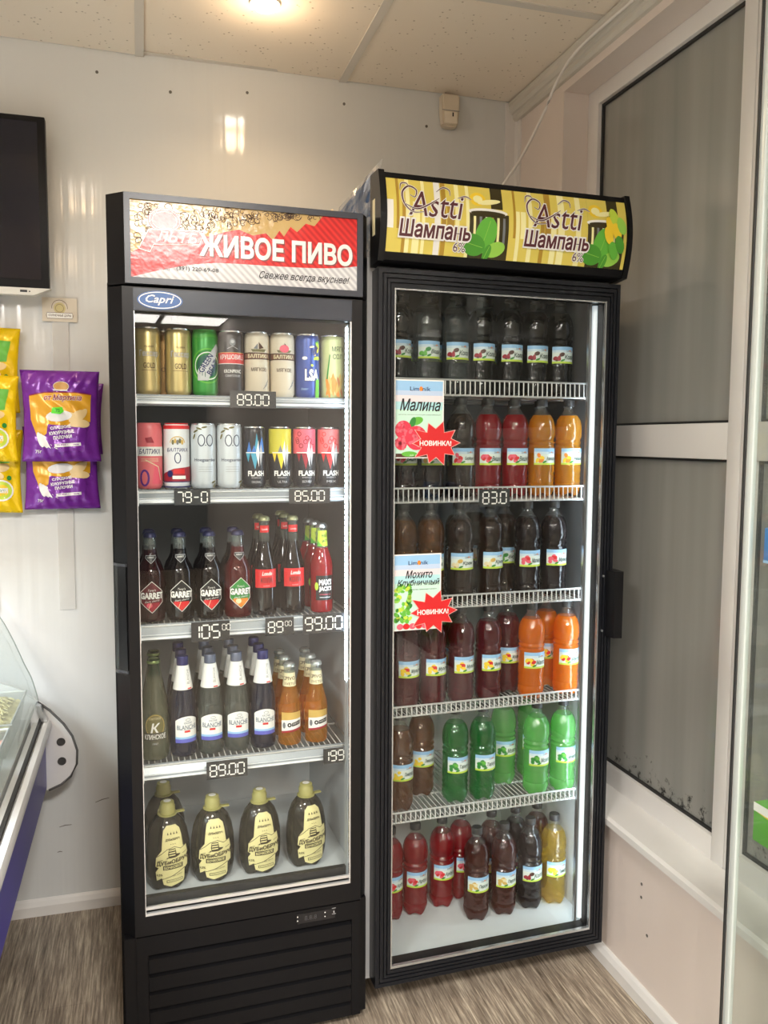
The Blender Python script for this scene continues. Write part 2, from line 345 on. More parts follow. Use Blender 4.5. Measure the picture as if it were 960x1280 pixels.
# right wall: solid pieces around the window opening
OY0, OY1, OZ0, OZ1 = -0.315, -2.9, 0.43, 2.452
bm = bmesh.new()
bx(bm, RX1, RX1 + .25, OY0, 0.0, 0.0, CEIL + .12); bx(bm, RX1, RX1 + .25, OY1, OY0, 0.0, OZ0 - .012); bx(bm, RX1, RX1 + .25, OY1, OY0, OZ1, CEIL + .12); bx(bm, RX1, RX1 + .25, RY0, OY1, 0.0, CEIL + .12)
wr = tag(mesh_obj('wall_right', bm, PANELR), kind='structure')
for y_, z_ in ((-.83, .31), (-.83, .275), (-.86, .19), (-1.28, .40)):
    bm = bmesh.new(); tube(bm, [(RX1 - .001, y_, z_), (RX1 + .004, y_, z_)], 0.004, 8); mesh_obj('screw_head', bm, SCREW, wr)
# corner trim, skirtings, cornice
bm = bmesh.new(); prism(bm, [(-0.03, 0.0), (RX1, 0.0), (RX1, -0.03), (RX1 - .004, -.03), (RX1 - .004, -.008), (RX1 - .012, -.004), (-0.03, -.004)], 'z', 0, CEIL); tag(mesh_obj('trim_1', bm, PVC), kind='structure')
def skirt(name, horiz, a0, a1, face, sgn):
    prof = [(0, 0), (0.014, 0), (0.014, 0.03), (0.008, 0.044), (0.003, 0.05), (0, 0.05)]
    bm = bmesh.new()
    if horiz: prism(bm, [(face - d, z) for d, z in prof], 'x', a0, a1)
    else: prism(bm, [(face - d, z) for d, z in prof], 'y', a0, a1)
    tag(mesh_obj(name, bm, PVC2), kind='structure')
skirt('baseboard_back', True, RX0, RX1 - .0145, 0.0, 1); skirt('baseboard_right', False, RY0, 0.0, RX1, 1)
bm = bmesh.new()
prism(bm, [(RX1, CEIL), (RX1, CEIL - .055), (RX1 - .012, CEIL - .055), (RX1 - .02, CEIL - .048), (RX1 - .02, CEIL - .036), (RX1 - .026, CEIL - .034), (RX1 - .034, CEIL - .026), (RX1 - .034, CEIL - .012), (RX1 - .036, CEIL - .008), (RX1 - .036, CEIL)], 'y', -4.0, -0.004)
tag(mesh_obj('trim_2', bm, TRIMM), kind='structure')
# ceiling: grid of mineral tiles on T bars
def tile_mat():
    m, nt, N, L = new_mat('mineral_ceiling_tile')
    out = N.new('ShaderNodeOutputMaterial'); b = N.new('ShaderNodeBsdfPrincipled'); L.new(b.outputs[0], out.inputs[0])
    tc = N.new('ShaderNodeTexCoord'); v = N.new('ShaderNodeTexVoronoi'); v.inputs['Scale'].default_value = 55; L.new(tc.outputs['Object'], v.inputs['Vector'])
    n2 = N.new('ShaderNodeTexNoise'); n2.inputs['Scale'].default_value = 14; L.new(tc.outputs['Object'], n2.inputs['Vector'])
    cr = N.new('ShaderNodeValToRGB'); cr.color_ramp.elements[0].position = 0.08; cr.color_ramp.elements[1].position = 0.2; L.new(v.outputs['Distance'], cr.inputs[0])
    c2 = N.new('ShaderNodeMath'); c2.operation = 'GREATER_THAN'; c2.inputs[1].default_value = 0.52; L.new(n2.outputs[0], c2.inputs[0])
    mxv = N.new('ShaderNodeMath'); mxv.operation = 'MAXIMUM'; L.new(cr.outputs[0], mxv.inputs[0]); L.new(c2.outputs[0], mxv.inputs[1])
    mx = N.new('ShaderNodeMix'); mx.data_type = 'RGBA'; mx.inputs['A'].default_value = (0.48, 0.39, 0.30, 1); mx.inputs['B'].default_value = (0.88, 0.79, 0.67, 1); L.new(mxv.outputs[0], mx.inputs['Factor'])
    L.new(mx.outputs['Result'], b.inputs['Base Color']); b.inputs['Roughness'].default_value = 0.75
    bp = N.new('ShaderNodeBump'); bp.inputs['Strength'].default_value = 0.35; bp.inputs['Distance'].default_value = 0.003; L.new(mxv.outputs[0], bp.inputs['Height']); L.new(bp.outputs[0], b.inputs['Normal'])
    return m
TILE = tile_mat(); TBAR = pm('ceiling_grid_bar', (0.66, 0.62, 0.56), 0.4)
ceil = tag(box('ceiling', RX0 - .1, RX1 + .3, RY0 - .1, .1, CEIL + .12, CEIL + .2, plainw), kind='structure')
xs = [RX1 + .0] + [-0.575 - .6 * i for i in range(0, 6)]; xs = [RX1, -.575, -1.175, -1.775, -2.375, -2.975, -3.575, RX0]
ys = [0.0] + [-0.577 - .6 * i for i in range(13)]; ys = [y for y in ys if y > RY0 + .05] + [RY0]
LAMP_TILES = {(-.575, -1.175, 5): 1, (-.575, -1.175, 11): 1, (-2.375, -2.975, 5): 1, (-2.375, -2.975, 8): 1, (-2.375, -2.975, 11): 1, (RX1, -.575, 11): 1}
tile_src = {}
for i in range(len(xs) - 1):
    for j in range(len(ys) - 1):
        if (xs[i], xs[i + 1], j) in LAMP_TILES: continue
        x1_, x0_, y1_, y0_ = xs[i], xs[i + 1], ys[j], ys[j + 1]
        key = (round(x1_ - x0_, 3), round(y1_ - y0_, 3))
        gap = 0.004
        if key not in tile_src:
            bm = bmesh.new(); bx(bm, -key[0] / 2 + gap, key[0] / 2 - gap, -key[1] / 2 + gap, key[1] / 2 - gap, 0.004, 0.018)
            o = mesh_obj('ceiling_tile', bm, TILE, ceil); tile_src[key] = o
        else:
            o = tile_src[key].copy(); C.objects.link(o)
        o.location = ((x0_ + x1_) / 2, (y0_ + y1_) / 2, CEIL)
        if i == 1 and j == 0: o.location.z += 0.002; o.rotation_euler = (0.006, 0.012, 0)
for x in xs[1:-1]: box('grid_bar', x - .012, x + .012, RY0, -0.0005, CEIL, CEIL + .006, TBAR, ceil)
for y in ys[1:-1]:
    for i in range(len(xs) - 1): box('grid_bar', xs[i + 1] + .0125, xs[i] - .0125, y - .012, y + .012, CEIL + .0005, CEIL + .0055, TBAR, ceil)
# wall angle along the back wall
box('grid_bar', RX0, -.6, -.018, -.0005, CEIL + .0065, CEIL + .009, TBAR, ceil)

# lights in the ceiling
def area(name, loc, sx, sy, power, color, parent):
    l = bpy.data.lights.new(name, 'AREA'); l.shape = 'RECTANGLE'; l.size = sx; l.size_y = sy; l.energy = power; l.color = color
    o = bpy.data.objects.new(name, l); C.objects.link(o); o.location = loc; o.parent = parent; return o
BULB = pm('lamp_glow', (1, 1, 1), 0.5, emit=(1.0, 0.90, 0.76), estr=26.0); PANELG = pm('light_panel_glow', (1, 1, 1), 0.5, emit=COOL, estr=5.5)
CHROME = pm('chrome_ring', (0.7, 0.7, 0.7), 0.15, 1.0)
def downlight(x, y, label):
    r = empty('ceiling_spotlight', (x, y, CEIL), 0, label, 'ceiling light', 'round spotlights in the ceiling')
    bm = bmesh.new(); lathe(bm, [(0.034, 0.002), (0.034, -0.003), (0.038, -0.004), (0.041, 0.0), (0.041, 0.003)], 28); mesh_obj('trim_ring', bm, TBAR, r, True)
    bm = bmesh.new(); lathe(bm, [(0.0, -0.020), (0.014, -0.0185), (0.026, -0.013), (0.0335, -0.004), (0.033, 0.003)], 24); mesh_obj('bulb', bm, BULB, r, True)
    l = bpy.data.lights.new('spotlight_beam', 'POINT'); l.energy = POWER_SPOT; l.color = WARM; l.shadow_soft_size = 0.03
    o = bpy.data.objects.new('spotlight_beam', l); C.objects.link(o); o.parent = r; o.location = (0, 0, -0.075)
    l = bpy.data.lights.new('spotlight_cone', 'SPOT'); l.energy = POWER_CONE; l.color = WARM; l.shadow_soft_size = 0.03; l.spot_size = math.radians(150); l.spot_blend = .6
    o = bpy.data.objects.new('spotlight_cone', l); C.objects.link(o); o.parent = r; o.location = (0, 0, -0.03)
downlight(-.87, -.40, 'round glowing spotlight in the cream tiled ceiling above the black drink fridges')
downlight(-1.44, -1.4, 'round glowing spotlight in the ceiling in front of the television')
downlight(-2.9, -.55, 'round glowing spotlight in the ceiling beyond the left end of the television')
downlight(-1.6, -2.75, 'round glowing spotlight in the ceiling overhead in the middle of the shop')
def panel(x0, x1, j, label):
    y1_, y0_ = ys[j], ys[j + 1]; r = empty('light_panel', ((x0 + x1) / 2, (y0_ + y1_) / 2, CEIL), 0, label, 'ceiling light', 'square light panels in the ceiling')
    box('panel_frame', -.29, .29, -.29, .29, .008, .03, WHITEM, r); box('diffuser', -.275, .275, -.275, .275, .002, .0075, PANELG, r)
    a = area('panel_light', (0, 0, -0.004), .54, .54, POWER_PANEL * (.35 if j > 9 else 1.05), COOL, r); a.data.spread = math.radians(170)
for (x1_, x0_, j), nm in zip(LAMP_TILES, ('white square light panel in the ceiling behind the camera, nearest to the window wall', 'white square light panel at the far end of the shop near the window wall', 'white square light panel over the counter aisle, nearest to the television wall', 'white square light panel over the counter aisle, middle one', 'white square light panel over the counter aisle, at the far end', 'white square light panel at the far end, right against the window wall')):
    panel(x0_, x1_, j, nm)

# ================================================================== WINDOWS in the right wall
def window_glass():
    m, nt, N, L = new_mat('misted_window_glass')
    out = N.new('ShaderNodeOutputMaterial'); tc = N.new('ShaderNodeTexCoord')
    mp = N.new('ShaderNodeMapping'); mp.inputs['Scale'].default_value = (6, 6, 0.35); L.new(tc.outputs['Object'], mp.inputs[0])
    nz = N.new('ShaderNodeTexNoise'); nz.inputs['Scale'].default_value = 1.6; nz.inputs['Detail'].default_value = 3; L.new(mp.outputs[0], nz.inputs['Vector'])
    mx = N.new('ShaderNodeMix'); mx.data_type = 'RGBA'; mx.inputs['A'].default_value = (0.20, 0.215, 0.21, 1); mx.inputs['B'].default_value = (0.52, 0.50, 0.455, 1); L.new(nz.outputs[0], mx.inputs['Factor'])
    # dirt spots near the lower edge
    sp = N.new('ShaderNodeTexNoise'); sp.inputs['Scale'].default_value = 38; sp.inputs['Detail'].default_value = 8; sp.inputs['Roughness'].default_value = 0.75; L.new(tc.outputs['Object'], sp.inputs['Vector'])
    sep = N.new('ShaderNodeSeparateXYZ'); L.new(tc.outputs['Object'], sep.inputs[0])
    mr = N.new('ShaderNodeMapRange'); mr.inputs['From Min'].default_value = 0.07; mr.inputs['From Max'].default_value = 0.27; mr.inputs['To Min'].default_value = 0.10; mr.inputs['To Max'].default_value = -0.2; L.new(sep.outputs['Z'], mr.inputs['Value'])
    ad = N.new('ShaderNodeMath'); ad.operation = 'ADD'; L.new(sp.outputs[0], ad.inputs[0]); L.new(mr.outputs[0], ad.inputs[1])
    cr = N.new('ShaderNodeValToRGB'); cr.color_ramp.elements[0].position = 0.60; cr.color_ramp.elements[1].position = 0.70; L.new(ad.outputs[0], cr.inputs[0])
    m2 = N.new('ShaderNodeMix'); m2.data_type = 'RGBA'; m2.inputs['B'].default_value = (0.03, 0.028, 0.024, 1); L.new(cr.outputs[0], m2.inputs['Factor']); L.new(mx.outputs['Result'], m2.inputs['A'])
    d = N.new('ShaderNodeBsdfDiffuse'); L.new(m2.outputs['Result'], d.inputs[0]); t = N.new('ShaderNodeBsdfTransparent'); t.inputs[0].default_value = (.75, .8, .78, 1)
    a = N.new('ShaderNodeMixShader'); a.inputs[0].default_value = 0.80; L.new(t.outputs[0], a.inputs[1]); L.new(d.outputs[0], a.inputs[2])
    g = N.new('ShaderNodeBsdfGlossy'); g.inputs['Roughness'].default_value = 0.09
    lw = N.new('ShaderNodeLayerWeight'); pw = N.new('ShaderNodeMath'); pw.operation = 'POWER'; pw.inputs[1].default_value = 3.0; L.new(lw.outputs['Facing'], pw.inputs[0])
    ma = N.new('ShaderNodeMath'); ma.operation = 'MULTIPLY_ADD'; ma.inputs[1].default_value = 0.7; ma.inputs[2].default_value = 0.04; L.new(pw.outputs[0], ma.inputs[0])
    z = N.new('ShaderNodeMixShader'); L.new(ma.outputs[0], z.inputs[0]); L.new(a.outputs[0], z.inputs[1]); L.new(g.outputs[0], z.inputs[2]); L.new(z.outputs[0], out.inputs[0])
    return m
WGL = window_glass(); GASK = pm('black_gasket', (0.02, 0.02, 0.02), 0.5)
FX = 0.095   # frame face
def window(name, yl, yr, gl, gr):
    """yl/yr outer frame limits (yl nearer the back wall), gl/gr glass limits"""
    r = empty(name, (FX, (yl + yr) / 2, OZ0)); r['kind'] = 'structure'
    oy = (yl + yr) / 2
    def wb_(nm, y0, y1, z0, z1, x0=FX, x1=FX + .06, m=PVC, bev=0.003):
        return box(nm, x0 - FX, x1 - FX, min(y0, y1) - oy, max(y0, y1) - oy, z0 - OZ0, z1 - OZ0, m, r, bev)
    wb_('frame_stile', yl, gl, OZ0, OZ1); wb_('frame_stile', gr, yr, OZ0, OZ1); wb_('frame_head', gl, gr, 2.405, OZ1); wb_('frame_bottom', gl, gr, OZ0, .50); wb_('transom', gl, gr, 1.394, 1.479)
    for (z0, z1) in ((.50, 1.394), (1.479, 2.405)):
        bm = bmesh.new(); g = .006; x0, x1 = .012, .02
        for (a0, a1, b0, b1) in ((gl - oy, gr - oy, z0, z0 + g), (gl - oy, gr - oy, z1 - g, z1), (gl - oy, gl - oy - g, z0, z1), (gr - oy + g, gr - oy, z0, z1)): bx(bm, x0, x1, min(a0, a1), max(a0, a1), b0 - OZ0, b1 - OZ0)
        mesh_obj('gasket', bm, GASK, r)
        bm = bmesh.new(); bx(bm, .021, .026, gr - oy, gl - oy, z0 - OZ0, z1 - OZ0); o = mesh_obj('pane', bm, WGL, r)
    return r
window('window_1', OY0, -1.028, -.372, -.985); window('window_2', -1.030, -1.78, -1.077, -1.70); window('window_3', -1.785, OY1, -1.83, -2.83)
bm = bmesh.new(); prism(bm, [(FX + .0, OZ0 - .012), (FX, OZ0 + .012), (-.006, OZ0 + .004), (-.014, OZ0 - .002), (-.014, OZ0 - .018), (-.008, OZ0 - .022), (RX1, OZ0 - .022), (RX1, OZ0 - .012)], 'y', OY1, OY0 + .0)
tag(mesh_obj('trim_3', bm, PVC2), kind='structure')
tag(box('wall_outside', RX1 + .9, RX1 + .92, -4.5, 1.2, -.1, 3.2, pm('outdoor_dim_wall', (0.16, 0.165, 0.16), 0.8)), kind='structure')

# ================================================================== FRIDGE 1 (left)
F1L, F1T = Vector((-1.21753846, -0.74358344, 0)), 0.0342117
F2L, F2T = Vector((-0.6626552, -0.73332452, 0)), 0.0324
def P1(u, d, z): return (F1L.x + u * math.cos(F1T) - d * math.sin(F1T), F1L.y + u * math.sin(F1T) + d * math.cos(F1T), z)
def P2(u, d, z): return (F2L.x + u * math.cos(F2T) - d * math.sin(F2T), F2L.y + u * math.sin(F2T) + d * math.cos(F2T), z)
f1 = empty('drink_fridge', F1L, F1T, 'narrow black glass-door drink fridge with a red and gold beer sign on top', 'refrigerator')
f2 = empty('drink_fridge', F2L, F2T, 'wider black-framed glass-door fridge with a yellow-green sparkling wine sign, beside the window', 'refrigerator')
bm = bmesh.new()
bx(bm, -.035, -.003, .045, .60, .03, 1.765); bx(bm, .528, .537, .045, .60, .03, 1.765); bx(bm, -.003, .528, .045, .60, 1.745, 1.765); bx(bm, -.003, .528, .045, .60, .03, .355); bx(bm, -.003, .528, .58, .60, .355, 1.745)
mesh_obj('cabinet', bm, BLKPL, f1)
bm = bmesh.new(); t_ = .004
bx(bm, -.003, .001, .048, .576, .359, 1.741); bx(bm, .524, .528, .048, .576, .359, 1.741); bx(bm, .001, .524, .048, .576, 1.741, 1.745); bx(bm, .001, .524, .572, .576, .359, 1.741)
def liner_mat(name, top, bot, z0, z1):  # grey upper tone stands in for weaker light high inside the fridges
    """enamel liner: dimness of the upper interior painted as darker grey, white below"""
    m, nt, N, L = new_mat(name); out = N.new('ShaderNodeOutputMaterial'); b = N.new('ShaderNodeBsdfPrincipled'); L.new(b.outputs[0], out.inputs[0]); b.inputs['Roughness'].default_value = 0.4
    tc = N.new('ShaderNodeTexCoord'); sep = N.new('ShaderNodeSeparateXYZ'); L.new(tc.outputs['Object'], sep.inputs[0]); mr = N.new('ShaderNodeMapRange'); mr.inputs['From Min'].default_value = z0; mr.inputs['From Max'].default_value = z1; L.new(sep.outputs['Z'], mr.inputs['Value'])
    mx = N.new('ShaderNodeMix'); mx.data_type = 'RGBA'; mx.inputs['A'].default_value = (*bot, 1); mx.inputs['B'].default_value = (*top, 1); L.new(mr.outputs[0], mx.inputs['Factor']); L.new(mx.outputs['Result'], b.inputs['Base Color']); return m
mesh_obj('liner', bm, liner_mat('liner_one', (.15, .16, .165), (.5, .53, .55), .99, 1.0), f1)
box('liner_floor', -.003, .528, .048, .576, .355, .359, LINER, f1)
# door: chamfered black frame
bm = bmesh.new()
prism(bm, [(-.006, 0), (.017, 0), (.017, .044), (-.03, .044), (-.032, .03)], 'z', .322, 1.753)
prism(bm, [(.493, 0), (.519, 0), (.536, .026), (.536, .044), (.493, .044)], 'z', .322, 1.753)
bx(bm, .017, .493, 0, .044, 1.703, 1.753); bx(bm, .017, .493, 0, .044, .322, .368)
door = mesh_obj('door', bm, BLKPL2, f1)
box('top_band', .0165, .4935, -.0015, 0, 1.7045, 1.7505, pm('blue_black_band', (0.022, 0.032, 0.05), 0.2), door)
box('glass_pane', .017, .493, .012, .017, .368, 1.703, GLASS, door)
bm = bmesh.new(); bx(bm, .017, .493, -.001, .006, .368, .374); bx(bm, .017, .493, .003, .008, .380, .387); bx(bm, .490, .493, -.001, .008, .374, 1.703); bx(bm, .017, .0185, 0, .008, .374, 1.703)
mesh_obj('glass_trim', bm, pm('bright_trim', (.8, .82, .84), .2, .7), door)
box('door_gasket', .017, .493, .03, .044, .368, .395, GASK, door)
p = Print(); p.disc(.071, 1.727, .047, .0195, col('logo_blue', (30, 84, 150), .3), 30); p.ring(.071, 1.727, .043, .0165, .0018, WHITE, 32); p.text('Capri', .071, 1.727, .021, WHITE, w=.058, shear=.35, off=.015); p.build('logo', door, y=-.0022)
bm = bmesh.new(); prism(bm, [(-.0335, .030), (-.027, .019), (-.010, -.0005), (-.0085, .002), (-.0305, .032)], 'z', .922, 1.167); mesh_obj('door_handle', bm, pm('handle_black', (.004, .004, .005), .25), door)
for z in (.928, 1.163):
    bm = bmesh.new(); prism(bm, [(-.035, .031), (-.0275, .018), (-.009, -.0015), (-.007, .002), (-.0305, .034)], 'z', z - .003, z + .003); mesh_obj('handle_edge', bm, DARKPL, door)
# header sign box
bm = bmesh.new()
prism(bm, [(0, 0), (.519, 0), (.537, .028), (.537, .13), (-.034, .13), (-.034, .035)], 'z', 1.758, 1.945)
hd = mesh_obj('sign_box', bm, BLKPL, f1)
bm = bmesh.new(); fm = pm('sign_frame_grey', (0.035, 0.042, 0.058), 0.28)
for a in ((.001, .518, 1.931, 1.944), (.001, .518, 1.759, 1.772), (.001, .013, 1.772, 1.931), (.505, .518, 1.772, 1.931)): bx(bm, a[0], a[1], -.006, 0, a[2], a[3])
mesh_obj('sign_frame', bm, fm, hd)
def stripe_mat(name, c1, c2, scale, rough=0.2, bump=0.0):
    m, nt, N, L = new_mat(name); out = N.new('ShaderNodeOutputMaterial'); b = N.new('ShaderNodeBsdfPrincipled'); L.new(b.outputs[0], out.inputs[0]); b.inputs['Roughness'].default_value = rough
    tc = N.new('ShaderNodeTexCoord'); mp = N.new('ShaderNodeMapping'); mp.inputs['Rotation'].default_value = (0, math.radians(45), 0); L.new(tc.outputs['Object'], mp.inputs[0])
    wv = N.new('ShaderNodeTexWave'); wv.inputs['Scale'].default_value = scale; L.new(mp.outputs[0], wv.inputs['Vector'])
    mx = N.new('ShaderNodeMix'); mx.data_type = 'RGBA'; mx.inputs['A'].default_value = (*c1, 1); mx.inputs['B'].default_value = (*c2, 1); L.new(wv.outputs['Fac'], mx.inputs['Factor']); L.new(mx.outputs['Result'], b.inputs['Base Color'])
    if bump:
        nz = N.new('ShaderNodeTexNoise'); nz.inputs['Scale'].default_value = 60; L.new(tc.outputs['Object'], nz.inputs['Vector']); bp = N.new('ShaderNodeBump'); bp.inputs['Strength'].default_value = bump; bp.inputs['Distance'].default_value = .004; L.new(nz.outputs[0], bp.inputs['Height']); L.new(bp.outputs[0], b.inputs['Normal'])
    return m
REDS = stripe_mat('sign_red_stripes', s2l((228, 44, 42)), s2l((184, 18, 24)), 28, .2, .12); GREYS = stripe_mat('sign_grey_stripes', s2l((226, 228, 230)), s2l((186, 188, 194)), 28, .15, .1)
GOLDS = pm('sign_gold_film', s2l((196, 166, 108)), 0.16, bump=(50, .1)); SWH = pm('sign_white_print', (.86, .86, .86), .15, bump=(60, .2)); SBR = pm('sign_brown_line', s2l((70, 44, 24)), .5); SGR = pm('sign_shadow_print', s2l((120, 60, 62)), .3)
p = Print(); X0, X1, Z0, Z1 = .013, .505, 1.772, 1.931
p.rect(X0, X1, Z0, Z1, REDS)
def lerp(a, b, t): return a + (b - a) * t
# gold ornamental top, ragged lower edge
top = [(X0, Z1), (X0, Z0 + .06)]
edge = [(0, .05), (.04, .062), (.09, .075), (.15, .09), (.2, .085), (.26, .10), (.33, .095), (.4, .108), (.46, .115), (.52, .105), (.58, .112), (.61, .098), (.64, .12), (.66, .108), (.69, .13), (.72, .120), (.76, .14), (.80, .136), (.84, .1595)]
p.poly([(X0, Z1)] + [(lerp(X0, X1, a), Z0 + b) for a, b in edge], GOLDS)
rng = random.Random(3)
for i in range(150):
    a = rng.random() ** 1.25 * .8; lim = .05 + .13 * a; zz = rng.uniform(Z0 + lim + .018, Z1 - .006)
    if zz > Z1 - .004: continue
    r = rng.uniform(.006, .012); cx_ = lerp(X0, X1, a) + .012; t0 = rng.uniform(0, 6.3); sg = rng.choice((-1, 1)); pts = []
    for k in range(9):
        q = r * (1 - k / 10); t = t0 + sg * k * .7; x_, z_ = cx_ + q * math.cos(t), zz + q * math.sin(t)
        pts.append((min(max(x_, X0 + .001), X1), min(z_, Z1 - .001)))
    p.stroke(pts, .0014, SBR, layer=3)
p.ly = 3
# white lower swoosh
sw = [(X0, Z0), (X1, Z0), (X1, Z0 + .055)] + [(lerp(X1, X0, t), Z0 + .036 + .019 * (1 - t) ** 6 + .006 * math.sin(t * 3.14) - .036 * max(0, (t - .62) / .38) ** 1.5) for t in [i / 16 for i in range(1, 17)]]
p.poly(sw, GREYS)
p.disc(.083, 1.893, .034, .026, REDS, 26); p.ring(.083, 1.893, .031, .0235, .0012, SWH, 28); p.ring(.083, 1.893, .025, .018, .001, SWH, 24)
p.poly([(.035, 1.842), (.05, 1.872), (.165, 1.878), (.155, 1.848), (.06, 1.842), (.052, 1.826), (.03, 1.832)], REDS); p.stroke([(.035, 1.842), (.05, 1.872), (.165, 1.878), (.155, 1.848), (.06, 1.842), (.052, 1.826), (.03, 1.832)], .0015, SWH, closed=True)
p.text('ЛЬТБ', .108, 1.86, .021, SWH, w=.085, shear=.25, off=.01)
p.text('ЖИВОЕ ПИВО', .325, 1.8495, .044, SWH, w=.335, off=.035, shadow=SGR)
p.text('Свежее всегда вкуснее!', .385, 1.7925, .02, BLACK, w=.205, shear=.45, off=.008)
p.text('(391) 220-69-08', .15, 1.7955, .0105, BLACK, w=.088, off=.008); p.text('( опт.)', .083, 1.792, .006, BLACK)
p.build('sign_print', hd, y=-.0008, eps=.00012)
# base with grille slats and control panel
bx_bm = bmesh.new(); bx(bx_bm, -.03, -.004, .004, .046, .028, .319); bx(bx_bm, -.004, .021, 0, .046, .028, .319); bx(bx_bm, .497, .519, 0, .046, .028, .319); bx(bx_bm, .519, .536, .012, .046, .028, .319); bx(bx_bm, .021, .497, 0, .046, .275, .319); bx(bx_bm, .021, .497, .02, .046, .028, .275)
base = mesh_obj('base_panel', bx_bm, BLKPL, f1)
gz = [.2725, .2305, .188, .1465, .107, .066, .028]
for k in range(6):
    bm = bmesh.new(); prism(bm, [(.0, gz[k + 1]), (.0, gz[k] - .0095), (.012, gz[k] - .004), (.019, gz[k] - .004), (.019, gz[k + 1])], 'x', .022, .496); mesh_obj('grille_slat', bm, BLKPL, base)
p = Print(); p.rect(.362, .455, .287, .311, pm('display_black', (.01, .01, .012), .15)); p.text('8.8.8', .395, .299, .011, pm('display_dim', (.05, .05, .055), .4)); 
for (x, z) in ((.363, .305), (.363, .295), (.43, .305), (.43, .295)): p.disc(x, z, .0016, .0016, WHITE, 8)
p.stroke([(.447, .312), (.457, .312)], .0012, LGREY); p.disc(.452, .303, .0014, .003, LGREY, 8); p.stroke([(.447, .298), (.457, .298)], .001, LGREY); p.build('control_panel', base, y=-.0005, eps=.0001)
for x in (.03, .48):
    for y in (.08, .55):
        bm = bmesh.new(); lathe(bm, [(0, 0), (.018, 0), (.018, .008), (.008, .01), (.008, .031)], 12, cx=x, cy=y); mesh_obj('foot', bm, BLKPL, f1, True)
# light strip on the right inside of fridge 1 : row of small diodes in a channel
box('light_channel', .4905, .493, .0185, .0435, .374, 1.70, pm('grey_channel', (.50, .53, .55), .35), door)
bm = bmesh.new(); z = .86
while z < 1.69: bx(bm, .4885, .4903, .026, .037, z, z + .0085); z += .0125
tag(mesh_obj('light_strip', bm, LED, door), kind='stuff')
def wire_shelf(parent, u0, u1, d0, d1, zt, zb, front, pitch):
    """zt top of the front rail, zb deck height"""
    bm = bmesh.new(); r = .0026
    for d in (d0, (d0 * 2 + d1) / 3, (d0 + 2 * d1) / 3, d1): tube(bm, [(u0, d, zb - .005), (u1, d, zb - .005)], r, 6)
    tube(bm, [(u0 + .004, d0, zb - .005), (u0 + .004, d1, zb - .005)], r, 6); tube(bm, [(u1 - .004, d0, zb - .005), (u1 - .004, d1, zb - .005)], r, 6)
    if front: tube(bm, [(u0 + .012, d0 - .002, zt), (u1 - .02, d0 - .002, zt)], r, 6)
    s = mesh_obj('wire_shelf', bm, WIRE, parent, 'all')
    bm = bmesh.new(); u = u0 + .014
    while u < u1 - .018:
        if front: tube(bm, [(u, d0 - .002, zt), (u, d0 - .003, zb - .005)], .0017, 4, caps=False)
        tube(bm, [(u, d0, zb - .0030), (u, d1, zb - .0030)], .0015, 4, caps=False); u += pitch
    tag(mesh_obj('shelf_wires', bm, WIRE, s, 'all'), kind='stuff'); return s
S1 = [(1.532, 1.508), (1.320, 1.288), (1.016, .979), (.690, .654)]
for zt, zb in S1:
    s = wire_shelf(f1, .006, .520, .072, .55, zt, zt, False, .0135)
    bm = bmesh.new(); prism(bm, [(.070, zt + .001), (.072, zt - .006), (.062, zb + .012), (.060, zb + .004), (.066, zb), (.071, zb + .003), (.074, zt)], 'x', .020, .508); mesh_obj('price_rail', bm, RAIL, s)
    bm = bmesh.new(); bx(bm, .018, .508, .0590, .0605, zb + .004, zb + .009); bx(bm, .018, .508, .0595, .061, zb + .0135, zb + .0150); bx(bm, .016, .022, .058, .072, zb - .002, zt); bx(bm, .506, .512, .058, .072, zb - .002, zt)
    mesh_obj('rail_edge', bm, pm('rail_bright_edge', (.82, .86, .9), .2), s)
# 7-segment price tags
SEG = {'0': 'abcdef', '1': 'bc', '2': 'abged', '3': 'abgcd', '4': 'fgbc', '5': 'afgcd', '6': 'afgedc', '7': 'abc', '8': 'abcdefg', '9': 'abcdfg', '-': 'g'}
def digits(p, s, x, z, h, m):
    wdt = h * .56; th = h * .11
    for ch in s:
        if ch == '.': p.rect(x - h * .05, x + h * .08, z, z + h * .12, m); x += h * .16; continue
        if ch == ' ': x += wdt * .6; continue
        g = th * .55
        for sg in SEG[ch]:
            L = {'a': ((x + g, z + h), (x + wdt - g, z + h)), 'd': ((x + g, z), (x + wdt - g, z)), 'g': ((x + g, z + h / 2), (x + wdt - g, z + h / 2)),
                 'f': ((x, z + h - g), (x, z + h / 2 + g)), 'e': ((x, z + h / 2 - g), (x, z + g)), 'b': ((x + wdt, z + h - g), (x + wdt, z + h / 2 + g)), 'c': ((x + wdt, z + h / 2 - g), (x + wdt, z + g))}[sg]
            p.stroke(L, th, m, layer=2)
        x += wdt + h * .2
    return x
TAGB = pm('tag_black', (.025, .027, .03), .35)
def price_tag(PF, u0, u1, z0, z1, s, sup, label, ang, d=.0345, h=.62, cx=.5, back=True):
    H = z1 - z0; W = u1 - u0; loc = PF((u0 + u1) / 2, d, z0)
    r = empty('price_tag', loc, ang, label, 'price tag', 'black price tags on the shelf edges')
    box('card', -W / 2, W / 2, 0, .002, 0, H, TAGB, r); box('clip', -.008, .008, .0021, .0215 if PF is P1 else .008, H * .4, H * .75, RAIL, r)
    p = Print(); p.ly = 1
    def wid(q, hh): return sum((hh * .16 if c == '.' else hh * .76) for c in q) - hh * .2
    hh = H * h; tw = wid(s, hh) + (wid(sup, hh * .45) + hh * .15 if sup else 0); x = -tw / 2 + (cx - .5) * W
    x = digits(p, s, x, H * .17, hh, WHITE)
    if sup: digits(p, sup, x + hh * .02, H * .17 + hh * .55, hh * .45, WHITE)
    p.build('digits', r, y=0.0, eps=.0002)
